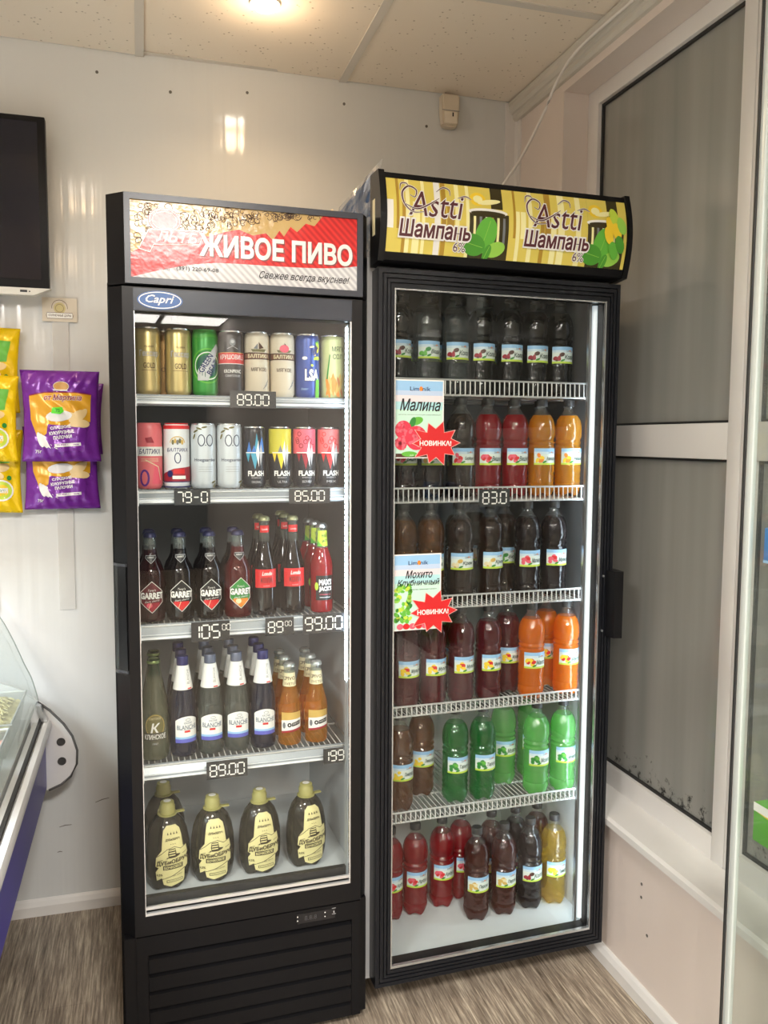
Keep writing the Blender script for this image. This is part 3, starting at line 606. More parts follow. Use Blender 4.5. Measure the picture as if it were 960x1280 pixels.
TG = [(.227, .331, 1.505, 1.543, '89.00', '', 'black price tag reading 89.00 on the topmost shelf of the left fridge', .62),
      (.102, .181, 1.288, 1.323, '79-0', '', 'black price tag reading 79-0 under the alcohol-free cans', .66),
      (.360, .458, 1.287, 1.322, '85.00', '', 'black price tag reading 85.00 under the slim energy drink cans', .66),
      (.135, .221, .977, 1.022, '105', '00', 'black price tag reading 105 with small zeros under the dark cider bottles', .66),
      (.303, .370, .980, 1.021, '89', '00', 'black price tag reading 89 with small zeros under the red-label cola bottles', .62),
      (.407, .508, .979, 1.024, '99.00', '', 'black price tag reading 99.00 under the red bottle with lime neck label', .66),
      (.165, .259, .652, .694, '89.00', '', 'black price tag reading 89.00 below the white-label wheat beer bottles', .62),
      (.448, .498, .657, .694, '199', '', 'small black price tag reading 199 at the right end of a shelf', .66)]
for a in TG: price_tag(P1, a[0] - (.006 if a[1] < .49 else .021 if a[1] > .5 else .013), a[1] - (.006 if a[1] < .49 else .021 if a[1] > .5 else .013), a[2], a[3], a[4], a[5], a[6], F1T, h=a[7])
price_tag(P2, .293, .378, 1.268, 1.312, '83.0', '', 'black price tag reading 83.0 clipped to a wire shelf of the right fridge', F2T, d=.074, h=.66)

# ================================================================== FRIDGE 2 (right)
SIDE = pm('cabinet_grey_steel', (.40, .41, .42), .35)
bm = bmesh.new()
bx(bm, -.012, .008, .052, .64, .085, 1.86); bx(bm, .639, .652, .052, .64, .085, 1.86); bx(bm, .008, .639, .052, .64, 1.835, 1.86); bx(bm, .008, .639, .052, .64, .085, .112); bx(bm, .008, .639, .62, .64, .112, 1.835)
mesh_obj('cabinet', bm, SIDE, f2)
bm = bmesh.new(); bx(bm, .008, .012, .055, .616, .116, 1.831); bx(bm, .635, .639, .055, .616, .116, 1.831); bx(bm, .012, .635, .612, .616, .116, 1.831); bx(bm, .012, .635, .055, .616, 1.831, 1.835)
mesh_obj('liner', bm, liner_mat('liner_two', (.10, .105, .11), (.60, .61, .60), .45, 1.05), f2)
box('liner_floor', .008, .639, .055, .616, .112, .116, LINER, f2)
# perforated shelf upright on the right inner wall
bm = bmesh.new(); bx(bm, .6325, .635, .10, .118, .13, 1.78)
up = mesh_obj('shelf_upright', bm, WHITEM, f2); bm = bmesh.new(); z = .15
while z < 1.77: bx(bm, .6318, .6324, .106, .112, z, z + .007); z += .0165
tag(mesh_obj('slot_holes', bm, BLACK, up), kind='stuff')
# door frame with grooves
bm = bmesh.new(); z0, z1 = .09, 1.827
def ring_frame(bm, u0, u1, a0, a1, iu0, iu1, iz0, iz1, y0, y1):
    bx(bm, u0, iu0, y0, y1, a0, a1); bx(bm, iu1, u1, y0, y1, a0, a1); bx(bm, iu0, iu1, y0, y1, iz1, a1); bx(bm, iu0, iu1, y0, y1, a0, iz0)
ring_frame(bm, 0, .639, z0, z1, .039, .602, .132, 1.784, .006, .05)
door2 = mesh_obj('door', bm, BLKPL2, f2)
bm = bmesh.new()
for a, b in ((0.0, .009), (.012, .019), (.022, .028), (.031, .039)):
    A = lambda q: (q, .639 - q * .95, .09 + q * 1.02, 1.827 - q * 1.08)
    o0, i0 = A(a), A(b); ring_frame(bm, o0[0], o0[1], o0[2], o0[3], i0[0], i0[1], i0[2], i0[3], 0.0, .006)
mesh_obj('frame_ribs', bm, pm('ribbed_black', (.008, .009, .012), .35, spec=.3), door2)
box('glass_pane', .039, .602, .012, .017, .132, 1.784, GLASS, door2)
bm = bmesh.new(); ring_frame(bm, .0395, .6015, .1325, 1.7835, .0425, .5985, .1385, 1.7805, .001, .010); mesh_obj('glass_trim', bm, pm('bright_trim_2', (.55, .57, .58), .25, .8), door2)
bm = bmesh.new(); prism(bm, [(.622, 0), (.628, -.03), (.65, -.034), (.654, -.006), (.654, .04), (.64, .04), (.639, 0)], 'z', .93, 1.103); mesh_obj('door_handle', bm, BLKPL2, door2)
for z in (.945, 1.088):
    bm = bmesh.new(); tube(bm, [(.612, -.002, z), (.612, .004, z)], .003, 8); mesh_obj('screw_head', bm, SILVER, door2)
# light cover on right front post
bm = bmesh.new(); prism(bm, [(.592, .060), (.592, .048), (.598, .044), (.612, .044), (.618, .048), (.618, .060)], 'z', .14, 1.78)
mesh_obj('light_cover', bm, pm('milky_light_cover', (.85, .88, .9), .3, emit=(.80, .91, 1.0), estr=.42), f2)
box('light_strip', .596, .614, .0605, .0625, .16, 1.55, pm('led_two', (1, 1, 1), .5, emit=(.74, .88, 1.0), estr=20.0), f2)
bm = bmesh.new(); bx(bm, .583, .5895, .050, .060, .13, 1.79); bx(bm, .619, .628, .052, .060, .13, 1.79); mesh_obj('light_holder', bm, SILVER, f2)
# header, convex front
bm = bmesh.new(); prof = []
for i in range(13):
    t = i / 12; prof.append((-.006 - .026 * math.sin(math.pi * (t * .86 + .07)), 1.843 + t * .193))
prof += [(.038, 2.036), (.038, 1.838), (.0, 1.838)]
prism(bm, prof, 'x', 0, .638); hd2 = mesh_obj('sign_box', bm, BLKPL, f2, True)
bm = bmesh.new()
for x0, x1 in ((-.008, .006), (.632, .645)):
    bm = bmesh.new(); prism(bm, [(y - .005, 1.9395 + (z - 1.9395) * 1.04) for y, z in prof[:13]] + [(.042, 2.041), (.042, 1.834)], 'x', x0, x1); mesh_obj('end_cap', bm, BLKPL2, hd2)

box('handle_sticker', -.0088, -.0081, .005, .022, 1.90, 1.98, CREAM, hd2)
def hx(z):
    t = (z - 1.843) / .193; return -.006 - .026 * math.sin(math.pi * (t * .86 + .07))
p = Print()
BG = col('wine_gold', (222, 204, 96), .3); BG2 = col('wine_pale', (246, 240, 176), .3); BG3 = col('wine_amber', (176, 140, 48), .3); BG4 = col('wine_dark', (60, 52, 24), .3); BUR = col('wine_brown_text', (84, 34, 42), .35); LFD = col('leaf_shade', (74, 150, 46), .4); LFL = col('leaf_light', (150, 205, 80), .4)
AX0, AX1, AZ0, AZ1 = .009, .630, 1.860, 2.022
p.rect(AX0, AX1, AZ0, AZ1, BG)
rng = random.Random(5)
LYR = {'a': 2, 'b': 3, 'c': 4}
for half in range(2):
    ox = AX0 + half * .312; end = min(ox + .312, AX1)
    xx = ox
    while xx < ox + .20:
        w_ = rng.uniform(.006, .02); c_ = rng.choice((BG2, BG3, BG, BG2, BG4 if rng.random() < .35 else BG3, WHITE)); z_lo = rng.choice((AZ0, AZ0, AZ0 + .05)); p.rect(xx, min(xx + w_, ox + .2), z_lo, rng.choice((AZ1, AZ1, AZ1 - .05)), c_, layer=2); xx += w_ + rng.uniform(0, .008)
    p.rect(ox + .255, ox + .285, AZ1 - .05, AZ1, BG4, layer=2); p.rect(ox + .20, min(ox + .3, end), AZ0 + .0, AZ0 + .1, BG4, layer=3)
    p.ly = 3
    p.disc(ox + .247, AZ0 + .103, .05, .009, WHITE, 22, layer=4); p.disc(ox + .247, AZ0 + .1, .044, .006, BG4, 22, layer=5)
    for k in range(6): p.rect(ox + .21 + k * .015, ox + .216 + k * .015, AZ0 + .03, AZ0 + .092, (BG2, GREY, WHITE, BG3)[k % 4], layer=4)
    p.disc(ox + .222, AZ0 + .132, .02, .016, YEL, 16, layer=6); p.disc(ox + .25, AZ0 + .127, .03, .006, BG2, 14, .15, layer=7); p.disc(ox + .222, AZ0 + .132, .012, .009, BG2, 14, layer=8)
    p.ly = 8
    for (lx, lz, ra, rb, an, c_) in ((.242, .048, .042, .026, 1.25, LEAF), (.212, .024, .03, .024, -.2, LFD), (.268, .017, .026, .016, .4, LFL), (.247, .008, .02, .009, 1.2, LFD)):
        cx_ = min(ox + lx, AX1 - .03); cz_ = AZ0 + lz + .004; pts = []
        for i in range(20):
            t = 2 * math.pi * i / 20; a_ = ra * math.cos(t); b_ = rb * math.sin(t); x_ = cx_ + a_ * math.cos(an) - b_ * math.sin(an); z_ = cz_ + a_ * math.sin(an) + b_ * math.cos(an); pts.append((min(max(x_, AX0), AX1), max(z_, AZ0)))
        p.poly(pts, c_); p.stroke([(cx_ - ra * .8 * math.cos(an), max(AZ0, cz_ - ra * .8 * math.sin(an))), (cx_ + ra * .8 * math.cos(an), cz_ + ra * .8 * math.sin(an))], .001, LFL)
    p.text('Astti', ox + .118, AZ0 + .108, .056, BUR, w=.135, shear=.25, outline=WHITE, ow=.03)
    for sp, wd in (([(.088, .09), (.06, .088), (.04, .105), (.036, .13), (.052, .146), (.07, .138), (.066, .122), (.054, .126)], .0036), ([(.04, .105), (.07, .095), (.10, .108), (.125, .124)], .003), ([(.118, .138), (.135, .15), (.15, .146), (.152, .132)], .0028), ([(.17, .128), (.19, .134), (.205, .128)], .0026), ([(.03, .135), (.034, .150), (.046, .152), (.052, .146)], .0026)):
        q = [(ox + v.x, AZ0 + v.y) for v in catmull([(a_, b_, 0) for a_, b_ in sp], 6)]; p.stroke(q, wd * 1.9, WHITE, taper=True); p.stroke(q, wd, BUR, taper=True)
    p.text('Шампань', ox + .115, AZ0 + .052, .036, BUR, w=.172, shear=.12, off=.025, outline=WHITE, ow=.075)
    p.text('6%', ox + .176, AZ0 + .019, .02, BUR, w=.03, outline=WHITE, ow=.06)
for (lx, lz, c_) in ((.582, .10, YEL), (.592, .12, LIME), (.577, .075, YEL), (.599, .085, YEL), (.592, .04, LEAF), (.608, .055, LFD), (.612, .1, LFL)): p.disc(lx, AZ0 + lz, .012, .022, c_, 12, .3)
p.build('sign_print', hd2, eps=.00015, yfun=lambda z: hx(z) - .0012, hcuts=[1.860 + .0085 * i for i in range(1, 19)])

# ================================================================== GOODS
def ordw(n): return ('first', 'second', 'third', 'fourth', 'fifth', 'sixth', 'seventh', 'eighth')[n]
PROTO = {}
def add_item(kind, builder, PF, ang, u, d, z, label, cat, group, rot=0.0):
    if kind not in PROTO:
        root = builder(); PROTO[kind] = root
        KIDS[root.name] = [c for c in bpy.data.objects if c.parent == root]
    else: root = copy_tree(PROTO[kind])
    root.location = PF(u, d, z); root.rotation_euler = (0, 0, ang + rot)
    if cat == 'bottle' and PF is P1 and kind != 'keg': root.scale = (.945, .945, 1)
    root['label'] = label; root['category'] = cat
    if group: root['group'] = group
    elif 'group' in root: del root['group']
    return root
def root_of(name): return empty(name, (0, 0, 0))

# ---- cans
ALU = pm('can_lid_aluminium', (.7, .71, .72), .25, .95)
def can(base, art, r=.0291, h=.149, rim=None, metal=.0):
    def f():
        o = root_of('beverage_can'); k = r / .0298
        bm = bmesh.new(); lathe(bm, [(.0, .004), (r * .7, .004), (r * .8, 0), (r * .86, .001), (r * .985, .008), (r, .013), (r, h - .014), (r * .985, h - .010), (r * .90, h - .003)], 28); mesh_obj('can_body', bm, base, o, True)
        bm = bmesh.new(); lathe(bm, [(r * .90, h - .003), (r * .92, h), (r * .88, h), (r * .85, h - .005), (0, h - .005)], 28); bx(bm, -.006, .006, -.012, .008, h - .005, h - .0035); mesh_obj('lid', bm, rim or ALU, o, True)
        p = Print(); p.ly = 0; art(p, r, h); p.build('printed_wrap', o, rfun=cyl(r + .0002), eps=.00012)
        return o
    return f
W0 = .0298 * math.pi * .52
GOLDC = pm('gold_can', s2l((206, 186, 128)), .3, .55); GOLDC2 = pm('dark_gold_can', s2l((190, 150, 96)), .3, .5); GREENC = pm('green_can', s2l((64, 150, 66)), .3, .2); DARKC = pm('dark_can', s2l((46, 42, 42)), .3, .2)
CREAMC = pm('cream_can', s2l((214, 202, 180)), .35); BLUEC = pm('blue_can', s2l((44, 74, 150)), .3, .2); PALEC = pm('pale_green_can', s2l((198, 200, 140)), .35); SALMC = pm('salmon_can', s2l((222, 110, 116)), .35); WHC = pm('white_can', s2l((222, 226, 230)), .35); SILC = pm('silver_can', s2l((206, 214, 220)), .32, .25)
BLKC = pm('black_can', s2l((34, 36, 42)), .3, .1)
def art_gold(p, r, h):
    p.text('Гессер', .003, h * .60, .017, WHITE, w=.043, outline=BROWN, ow=.04, shear=.0); p.text('GOLD', .003, h * .43, .012, BROWN, w=.026, off=.01); p.stroke([(-.014, h * .36), (.02, h * .36)], .0008, BROWN); p.text('PILSNER', .003, h * .71, .004, BROWN)
def art_green(p, r, h):
    for q, c_ in ((.040, LEAF), (.0365, GREEN), (.032, LEAF), (.0285, GREEN)): p.disc(.004, h * .45, q, q, c_, 26)
    p.ring(.004, h * .45, .0305, .0305, .0022, WHITE, 28); p.disc(.004, h * .45, .026, .026, col('can_deep_green', (30, 92, 70), .35), 24)
    p.poly([(-.020, .034), (.004, .034), (.032, .108), (.026, .118), (.014, .104), (-.020, .056)], LGREY)
    p.text('GREEN', -.001, .073, .0125, NAVY, w=.046, rot=1.02, off=.02); p.text('BEAT', .015, .064, .0125, NAVY, w=.036, rot=1.02, off=.02)
    for t in range(3): p.ring(.012, h * .84, .02 + t * .005, .008 + t * .002, .0008, LEAF, 14, 10, 200)
def art_dark(p, r, h):
    p.rect(-W0, W0, h * .50, h * .66, RED); p.rect(-W0, W0, h * .49, h * .50, WHITE); p.rect(-W0, W0, h * .66, h * .668, GOLDP); p.text('КРУШОВИЦЕ', .0, h * .59, .013, WHITE, w=.062, off=.01); p.text('KRONPRINC', 0, h * .38, .008, WHITE, w=.040, off=.01); p.text('светлое', 0, h * .31, .005, LGREY)
    p.disc(0, h * .82, .007, .009, GREY, 12); p.disc(0, h * .83, .004, .004, LGREY, 10); p.stroke([(-.012, h * .72), (0, h * .76), (.012, h * .72)], .001, LGREY)
def art_cream(p, r, h):
    p.rect(-W0, W0, h * .575, h * .68, BROWN); p.rect(-W0 + .001, W0 - .001, h * .59, h * .665, col('can_tan_band', (120, 84, 66), .4)); p.text('БАЛТИКА', 0, h * .627, .0085, CREAM, w=.052, off=.02); p.text('МЯГКОЕ', 0, h * .42, .0085, BROWN, w=.036, off=.012)
    p.poly([(-.014, h * .69), (.014, h * .69), (.018, h * .73), (-.018, h * .73)], OLIVE); p.poly([(0, h * .73), (0, h * .84), (.012, h * .75)], BROWN); p.poly([(-.002, h * .73), (-.002, h * .82), (-.012, h * .74)], GREY)
    for k in range(3): p.stroke([(.01 + k * .004, h * .12 + k * .006), (.022 + k * .002, h * .2 + k * .006)], .0012, GREY)
def art_cream2(p, r, h):
    art_cream(p, r, h); p.disc(.0, h * .75, .011, .009, PINK, 14)
def art_blue(p, r, h):
    p.text('LSA', .006, h * .36, .024, WHITE, w=.034, off=.05, outline=NAVY, ow=.05); 
    rg = random.Random(2)
    for k in range(16): p.disc(.012 + rg.uniform(-.012, .01), h * (.5 + .4 * rg.random()), rg.uniform(.002, .005), rg.uniform(.003, .008), rg.choice((YEL, LEAF, CREAM, NAVY, LIME)), 8, rg.uniform(0, 3))
    p.disc(-.012, h * .62, .006, .004, WHITE, 12); p.poly([(.012, .0), (.024, 0), (.024, h * .3), (.014, h * .28)], LEAF); p.text('beer', -.012, h * .14, .006, SKY, shear=.3)
def art_pale(p, r, h):
    p.text('МЯГК', .008, h * .78, .0115, col('can_dark_green', (40, 62, 34), .4), w=.032, off=.01); p.text('СОЛ', .006, h * .66, .0115, col('can_dark_green', (40, 62, 34), .4), w=.024, off=.01)
    rg = random.Random(4)
    for k in range(9):
        x = -.018 + k * .0042; p.disc(x, h * (.15 + .1 * rg.random()), .004, .026, rg.choice((ORANGE, GOLDP, col('wheat_brown', (190, 120, 70), .4))), 8, rg.uniform(-.4, .4))
    p.poly([(-.022, h * .3), (-.014, h * .7), (-.012, h * .68), (-.018, h * .3)], GREEN)
def art_pink(p, r, h):
    p.rect(-W0, W0, h * .5, h * .64, WHITE); p.text('БАЛТИКА', 0, h * .57, .011, NAVY, w=.05, shear=.25, off=.02); p.ring(-.012, h * .17, .009, .017, .0045, PURP, 18)
    p.poly([(.004, .012), (.03, .012), (.03, .045), (.012, .06)], PINK); p.stroke([(-.01, .066), (.02, .05), (.026, .02)], .002, CREAM); p.poly([(-.006, h * .70), (.01, h * .70), (.004, h * .79), (-.01, h * .77)], CRIM)
    for k in range(3): p.stroke([(-.02, h * .46 - k * .003), (.02, h * .46 - k * .003)], .0007, CREAM)
def art_white0(p, r, h):
    p.rect(-W0, W0, h * .91, h * .965, RED); p.text('БАЛТИКА', 0, h * .595, .008, NAVY, w=.05, shear=.2, off=.01); p.ring(0, h * .47, .0065, .0115, .002, NAVY, 18)
    p.poly([(-W0, h * .20), (-.008, h * .31), (W0, h * .35), (W0, h * .12), (-W0, h * .10)], CRIM); p.rect(-.01, .016, h * .23, h * .30, RED); p.disc(-.018, h * .23, .007, .008, NAVY, 14); p.rect(-.012, .018, h * .15, h * .20, WHITE); p.rect(-W0, W0, h * .10, h * .115, NAVY)
    p.rect(-W0, W0, .003, h * .04, NAVY); p.ring(0, h * .70, .016, .014, .002, GOLDP, 14, 0, 180)
    for k in range(5): p.disc(-.01 + k * .005, h * (.71 + .02 * (k % 2)), .003, .006, (OLIVE, GOLDP, GREY)[k % 3], 8)
def art_00(p, r, h):
    NV = col('can_ink_blue', (52, 60, 84), .4); p.ring(-.007, h * .74, .0075, .0125, .0022, NV, 20); p.ring(.0125, h * .74, .0075, .0125, .0022, NV, 20); p.disc(.0025, h * .665, .0013, .0013, NV, 8); p.text('Hoegaarden', .002, h * .435, .0095, NV, w=.052, off=.01)
    for k in range(3): p.stroke([(-.014, h * (.33 - k * .035)), (.018, h * (.33 - k * .035))], .0005, GREY)
    for (x, z, a) in ((-.02, .88, .5), (-.012, .92, -.3), (.0, .94, .2), (-.024, .8, 1.2), (.024, .05, .9), (.022, .1, .3)): p.disc(x, h * z, .007, .0022, OLIVE, 8, a)
def art_flash(c1, c2, name, dots=False, cc=None):
    def f(p, r, h):
        w_ = r * 1.6
        if cc: p.rect(-w_, w_, h * .56, h * .965, cc)
        else: p.poly([(-.022, h * .58), (-.016, h * .76), (-.01, h * .58)], c1); p.poly([(.004, h * .58), (.016, h * .84), (.024, h * .58)], c1)
        rg = random.Random(9)
        if dots:
            for k in range(9): p.ring(rg.uniform(-.024, .022), h * rg.uniform(.66, .92), .0045, .005, .0018, c2, 10)
        else:
            p.poly([(-.004, h * .56), (.002, h * .9), (.010, h * .56)], c2)
        p.poly([(-.024, h * .57), (-.018, h * .42), (-.013, h * .57)], c2); p.poly([(-.012, h * .57), (-.002, h * .30), (.007, h * .57)], c2); p.poly([(-.010, h * .58), (-.004, h * .70), (.002, h * .58)], c1)
        p.poly([(.0, h * .57), (.006, h * .78), (.008, h * .57), (.007, h * .34)], WHITE); p.poly([(.008, h * .57), (.0125, h * .72), (.0165, h * .57), (.0115, h * .36)], LGREY); p.stroke([(-.024, h * .575), (.024, h * .575)], .0022, WHITE)
        p.text('FLASH', .001, h * .235, .0115, WHITE, w=.038, off=.04); p.text('ENERGY', .001, h * .165, .0035, LGREY, w=.022); p.text(name, .001, h * .095, .0055, LGREY, w=.022)
    return f
FL1 = f'front row of the top shelf, left fridge'
row1 = [('c_gold', GOLDC, art_gold, 'gold beer can with pale lettering at the left end of the top shelf, left fridge'),
        ('c_gold', GOLDC, art_gold, 'gold beer can right beside the green can on the top shelf, left fridge'),
        ('c_green', GREENC, art_green, 'bright green beer can with slanted lettering and round emblem, left fridge'),
        ('c_dark', DARKC, art_dark, 'dark grey beer can with a red name band, left fridge'),
        ('c_cream', CREAMC, art_cream, 'cream beer can with brown band and ship, next to the dark can'),
        ('c_cream2', CREAMC, art_cream2, 'cream beer can with brown band and pink emblem, next to the blue can'),
        ('c_blue', BLUEC, art_blue, 'blue beer can with yellow-green artwork on the top shelf, left fridge'),
        ('c_pale', PALEC, art_pale, 'pale yellow-green beer can with wheat artwork at the right end of the top shelf')]
U1 = [.048, .116, .1755, .235, .295, .355, .416, .478]
for (k, b, a, lb), u in zip(row1, U1): add_item(k, can(b, a, rim=b if k == 'c_green' else None), P1, F1T, u, .115, 1.5335, lb, 'can', 'half-litre beer cans on the top shelf', 0)
add_item('c_gold2', can(GOLDC2, lambda p, r, h: p.text('GOLD', 0, h * .4, .01, BROWN)), P1, F1T, .088, .170, 1.5335, 'copper-gold can standing behind and between the two gold cans, left fridge', 'can', 'half-litre beer cans on the top shelf')
U2 = [.048, .109, .169, .229]
row2 = [('c_pink', SALMC, art_pink, 'salmon-pink alcohol-free beer can with a white name band, left fridge'), ('c_w0', WHC, art_white0, 'white alcohol-free beer can with a red rim and dark zero, left fridge'),
        ('c_00', SILC, art_00, 'pale silver can marked double zero, beside the white and red can'), ('c_00', SILC, art_00, 'pale silver can marked double zero, beside the slim black cans')]
for (k, b, a, lb), u in zip(row2, U2): add_item(k, can(b, a, rim=(RED if k == 'c_w0' else (SALMC if k == 'c_pink' else None))), P1, F1T, u, .115, 1.3215, lb, 'can', 'alcohol-free beer cans on the second shelf', .06 if lb.endswith('slim black cans') else 0)
FC = [('f_blue', art_flash(BLUE, TEAL, 'ORIGINAL'), 'slim black energy drink can with blue zigzag artwork'), ('f_yel', art_flash(GREY, YEL, 'ULTRA', cc=col('can_yellow', (206, 196, 60), .35)), 'slim black energy drink can with a yellow top'),
      ('f_pink', art_flash(PINK, CRIM, 'BERRY', True, cc=PINK), 'slim energy drink can with a pink dotted top'), ('f_coral', art_flash(RED, RED, 'MIX', True, cc=col('can_coral', (226, 110, 112), .35)), 'slim energy drink can with a coral red top, rightmost of the cans')]
for (k, a, lb), u in zip(FC, (.287, .349, .408, .468)): add_item(k, can(BLKC, a, r=.0265, h=.143), P1, F1T, u, .115, 1.3215, lb, 'can', 'slim energy drink cans on the second shelf')
# a few dim ones behind on the second shelf
for i, u in enumerate((.30, .36, .42, .475)): add_item('f_back', can(DARKC, lambda p, r, h: p.rect(-.02, .02, h * .6, h * .9, MAROON), r=.0265, h=.143), P1, F1T, u, .18, 1.3215, ('dim can in shadow behind the slim can with blue zigzags', 'dim can in shadow behind the slim can with a yellow top', 'dim can in shadow behind the slim pink-topped can', 'dim can in shadow behind the slim coral-topped can')[i], 'can', 'slim energy drink cans on the second shelf')

# ---- glass bottles
def tinted(name, rgb, solid, fac, **k): return clear_mat(name, s2l(rgb), s2l(solid), fac * .85, .04, .8, .035, 4.6, **k)
G_CHERRY = tinted('dark_cherry_drink', (92, 24, 34), (48, 10, 16), .75); G_BLACKB = tinted('black_drink_glass', (40, 24, 24), (18, 12, 14), .8); G_RED = tinted('red_drink', (200, 40, 50), (190, 24, 38), .7, trans=.4); G_REDDK = tinted('dark_red_drink', (150, 30, 36), (110, 20, 26), .6, trans=.3)
G_CLR = clear_mat('clear_glass', (.82, .87, .85), (.45, .5, .5), .12, .06, .6, .03, 3); G_GRN = tinted('green_glass', (70, 120, 80), (24, 60, 34), .5); G_FOG = tinted('foggy_green_glass', (170, 180, 150), (110, 114, 92), .55); G_BLU = tinted('smoky_blue_glass', (70, 80, 110), (34, 40, 62), .6)
G_SMK = tinted('smoky_glass', (150, 156, 150), (96, 102, 96), .5); G_AMB = tinted('amber_beer', (246, 200, 96), (236, 170, 52), .36, trans=.5); G_COLA = tinted('cola_drink', (40, 22, 20), (16, 10, 12), .7)
NAVYCAP = pm('navy_cap', s2l((34, 38, 96)), .35, .3); GREYCAP = pm('grey_blue_cap', s2l((96, 104, 124)), .4, .3); SILCAP = pm('silver_crown_cap', (.55, .58, .6), .3, .9); OLCAP = pm('olive_crown_cap', s2l((150, 152, 116)), .35, .5)
def bottle(prof, fill_z, mats, capz, capr, caph, capm, art, rlab, neck=None, seg=24, crown=True):
    def f():
        o = root_of('glass_bottle')
        bm = bmesh.new(); lathe(bm, prof, seg, mifun=lambda z: 0 if z < fill_z else 1); mesh_obj('bottle_glass', bm, mats, o, True)
        bm = bmesh.new()
        if crown: lathe(bm, [(capr * 1.12, capz), (capr * 1.12, capz + .003), (capr * .98, capz + caph * .75), (capr * .7, capz + caph), (0, capz + caph)], 18)
        else: lathe(bm, [(capr, capz), (capr, capz + caph * .9), (capr * .92, capz + caph), (0, capz + caph)], 18)
        mesh_obj('cap', bm, capm, o, True)
        p = Print(); p.ly = 0; art(p); p.build('label', o, rfun=cyl(rlab), eps=.00015)
        if neck:
            nf, rf, hc = neck; p = Print(); p.ly = 0; nf(p); p.build('neck_label', o, rfun=rf, eps=.00015, step=.004, hcuts=hc)
        return o
    return f
GP = [(0, .002), (.026, .002), (.031, .0), (.0335, .005), (.034, .015), (.034, .098), (.033, .112), (.029, .124), (.022, .135), (.0175, .146), (.0155, .165), (.0140, .180), (.0140, .190), (.0155, .192), (.0155, .197), (.013, .2)]
def art_garret(bg, low1, low2, line=WHITE):
    def f(p):
        hexa = [(0, .094), (.027, .070), (.027, .046), (0, .022), (-.027, .046), (-.027, .070)]
        p.poly(hexa, bg); p.poly([(-.019, .045), (.019, .045), (.019, .039), (0, .024), (-.019, .039)], low1)
        p.disc(-.006, .039, .007, .006, low2, 10); p.disc(.007, .038, .006, .007, low1, 10); p.stroke([(-.008, .03), (-.002, .045)], .0012, CREAM)
        p.stroke(hexa, .0014, line, closed=True); p.text("Tony's", .0, .0735, .0065, WHITE, w=.018, shear=.3); p.text('GARRET', 0, .0615, .0135, WHITE, w=.053, off=.05, outline=BLACK, ow=.04); p.text('Dark cherry', .001, .0485, .005, WHITE, w=.034, shear=.3, rot=.12)
    return f
def neck_garret(p): p.poly([(-.0125, .152), (.0125, .152), (.0125, .147), (0, .134), (-.0125, .147)], CREAM if False else BLACK); p.stroke([(-.0125, .152), (.0125, .152), (.0125, .147), (0, .134), (-.0125, .147)], .0009, LGREY, closed=True); p.text('GARRET', 0, .1475, .0035, WHITE, w=.016)
ncg = (neck_garret, cone(.0245, .0160, .134, .165), [.14, .146])
def garret(k, gm, bg, l1, l2): return bottle(GP, .165, [gm, G_CLR], .192, .0145, .012, pm('crown_cap_dark', s2l((44, 46, 80)), .35, .4), art_garret(bg, l1, l2), .0343, ncg)
K = .1
gar = [('g_pom', G_CHERRY, MAROON, CRIM, PINK, 'dark red cider bottle with a maroon diamond label, leftmost on the third shelf'), ('g_blk', G_BLACKB, BLACK, RED, RED, 'near-black cider bottle with a black diamond label, second on the third shelf'),
       ('g_blk', G_BLACKB, BLACK, RED, RED, 'near-black cider bottle with a black diamond label, beside the green-labelled bottle'), ('g_grn', G_REDDK, GREEN, ORANGE, CREAM, 'reddish cider bottle with a green and orange diamond label')]
Z3, Z4, Z5 = 1.0175, .6915, .3595
for (k, g, bg, a, b, lb), u in zip(gar, (.046, .112, .1795, .246)): add_item(k, garret(k, g, bg, a, b), P1, F1T, u, .115, Z3, lb, 'bottle', 'cider bottles with diamond labels', .03 + .05 * (k == 'g_grn'))
for i, u in enumerate((.047, .112, .180, .2455)): add_item('g_blk' if i else 'g_pom', None, P1, F1T, u, .19, Z3, ('dark red cider bottle hidden behind the leftmost one with a maroon label', 'black cider bottle standing behind the second diamond-label bottle', 'black cider bottle standing behind the third diamond-label bottle', 'black cider bottle standing behind the green-labelled one')[i], 'bottle', 'cider bottles with diamond labels', .3)
LP = [(0, .002), (.024, .002), (.029, 0), (.031, .005), (.0315, .015), (.0315, .105), (.030, .118), (.025, .135), (.0185, .155), (.0145, .175), (.0125, .205), (.0125, .222), (.0135, .224), (.0135, .229), (.0115, .231)]
def art_londo(p):
    p.rect(-.030, .030, .066, .110, RED); p.text('Londo', .002, .100, .009, WHITE, w=.026, shear=.3, off=.02); p.text('КОЛА', .001, .084, .012, BLACK, w=.03, off=.02); p.text('cocktail', .0, .071, .0035, LGREY)
def neck_londo(p): p.rect(-.014, .014, .196, .213, RED); p.text('Londo', 0, .204, .005, WHITE, w=.016)
for i, u in enumerate((.310, .379)): add_item('londo', bottle(LP, .19, [G_COLA, G_SMK], .224, .0135, .011, OLCAP, art_londo, .0318, (neck_londo, cyl(.0132), [])), P1, F1T, u, .118, Z3, ('cola-dark long-necked bottle with red label, beside the green-labelled cider', 'cola-dark long-necked bottle with red label, beside the bright red bottle')[i], 'bottle', 'red-label cola bottles')
for i, (u, d) in enumerate(((.307, .185), (.373, .188), (.377, .256))): add_item('londo', None, P1, F1T, u, d, Z3, ('long-necked dark bottle directly behind the left red-label cola bottle', 'long-necked dark bottle directly behind the right red-label cola bottle', 'rearmost long-necked dark bottle behind the right red-label cola bottle')[i], 'bottle', 'red-label cola bottles', .2)
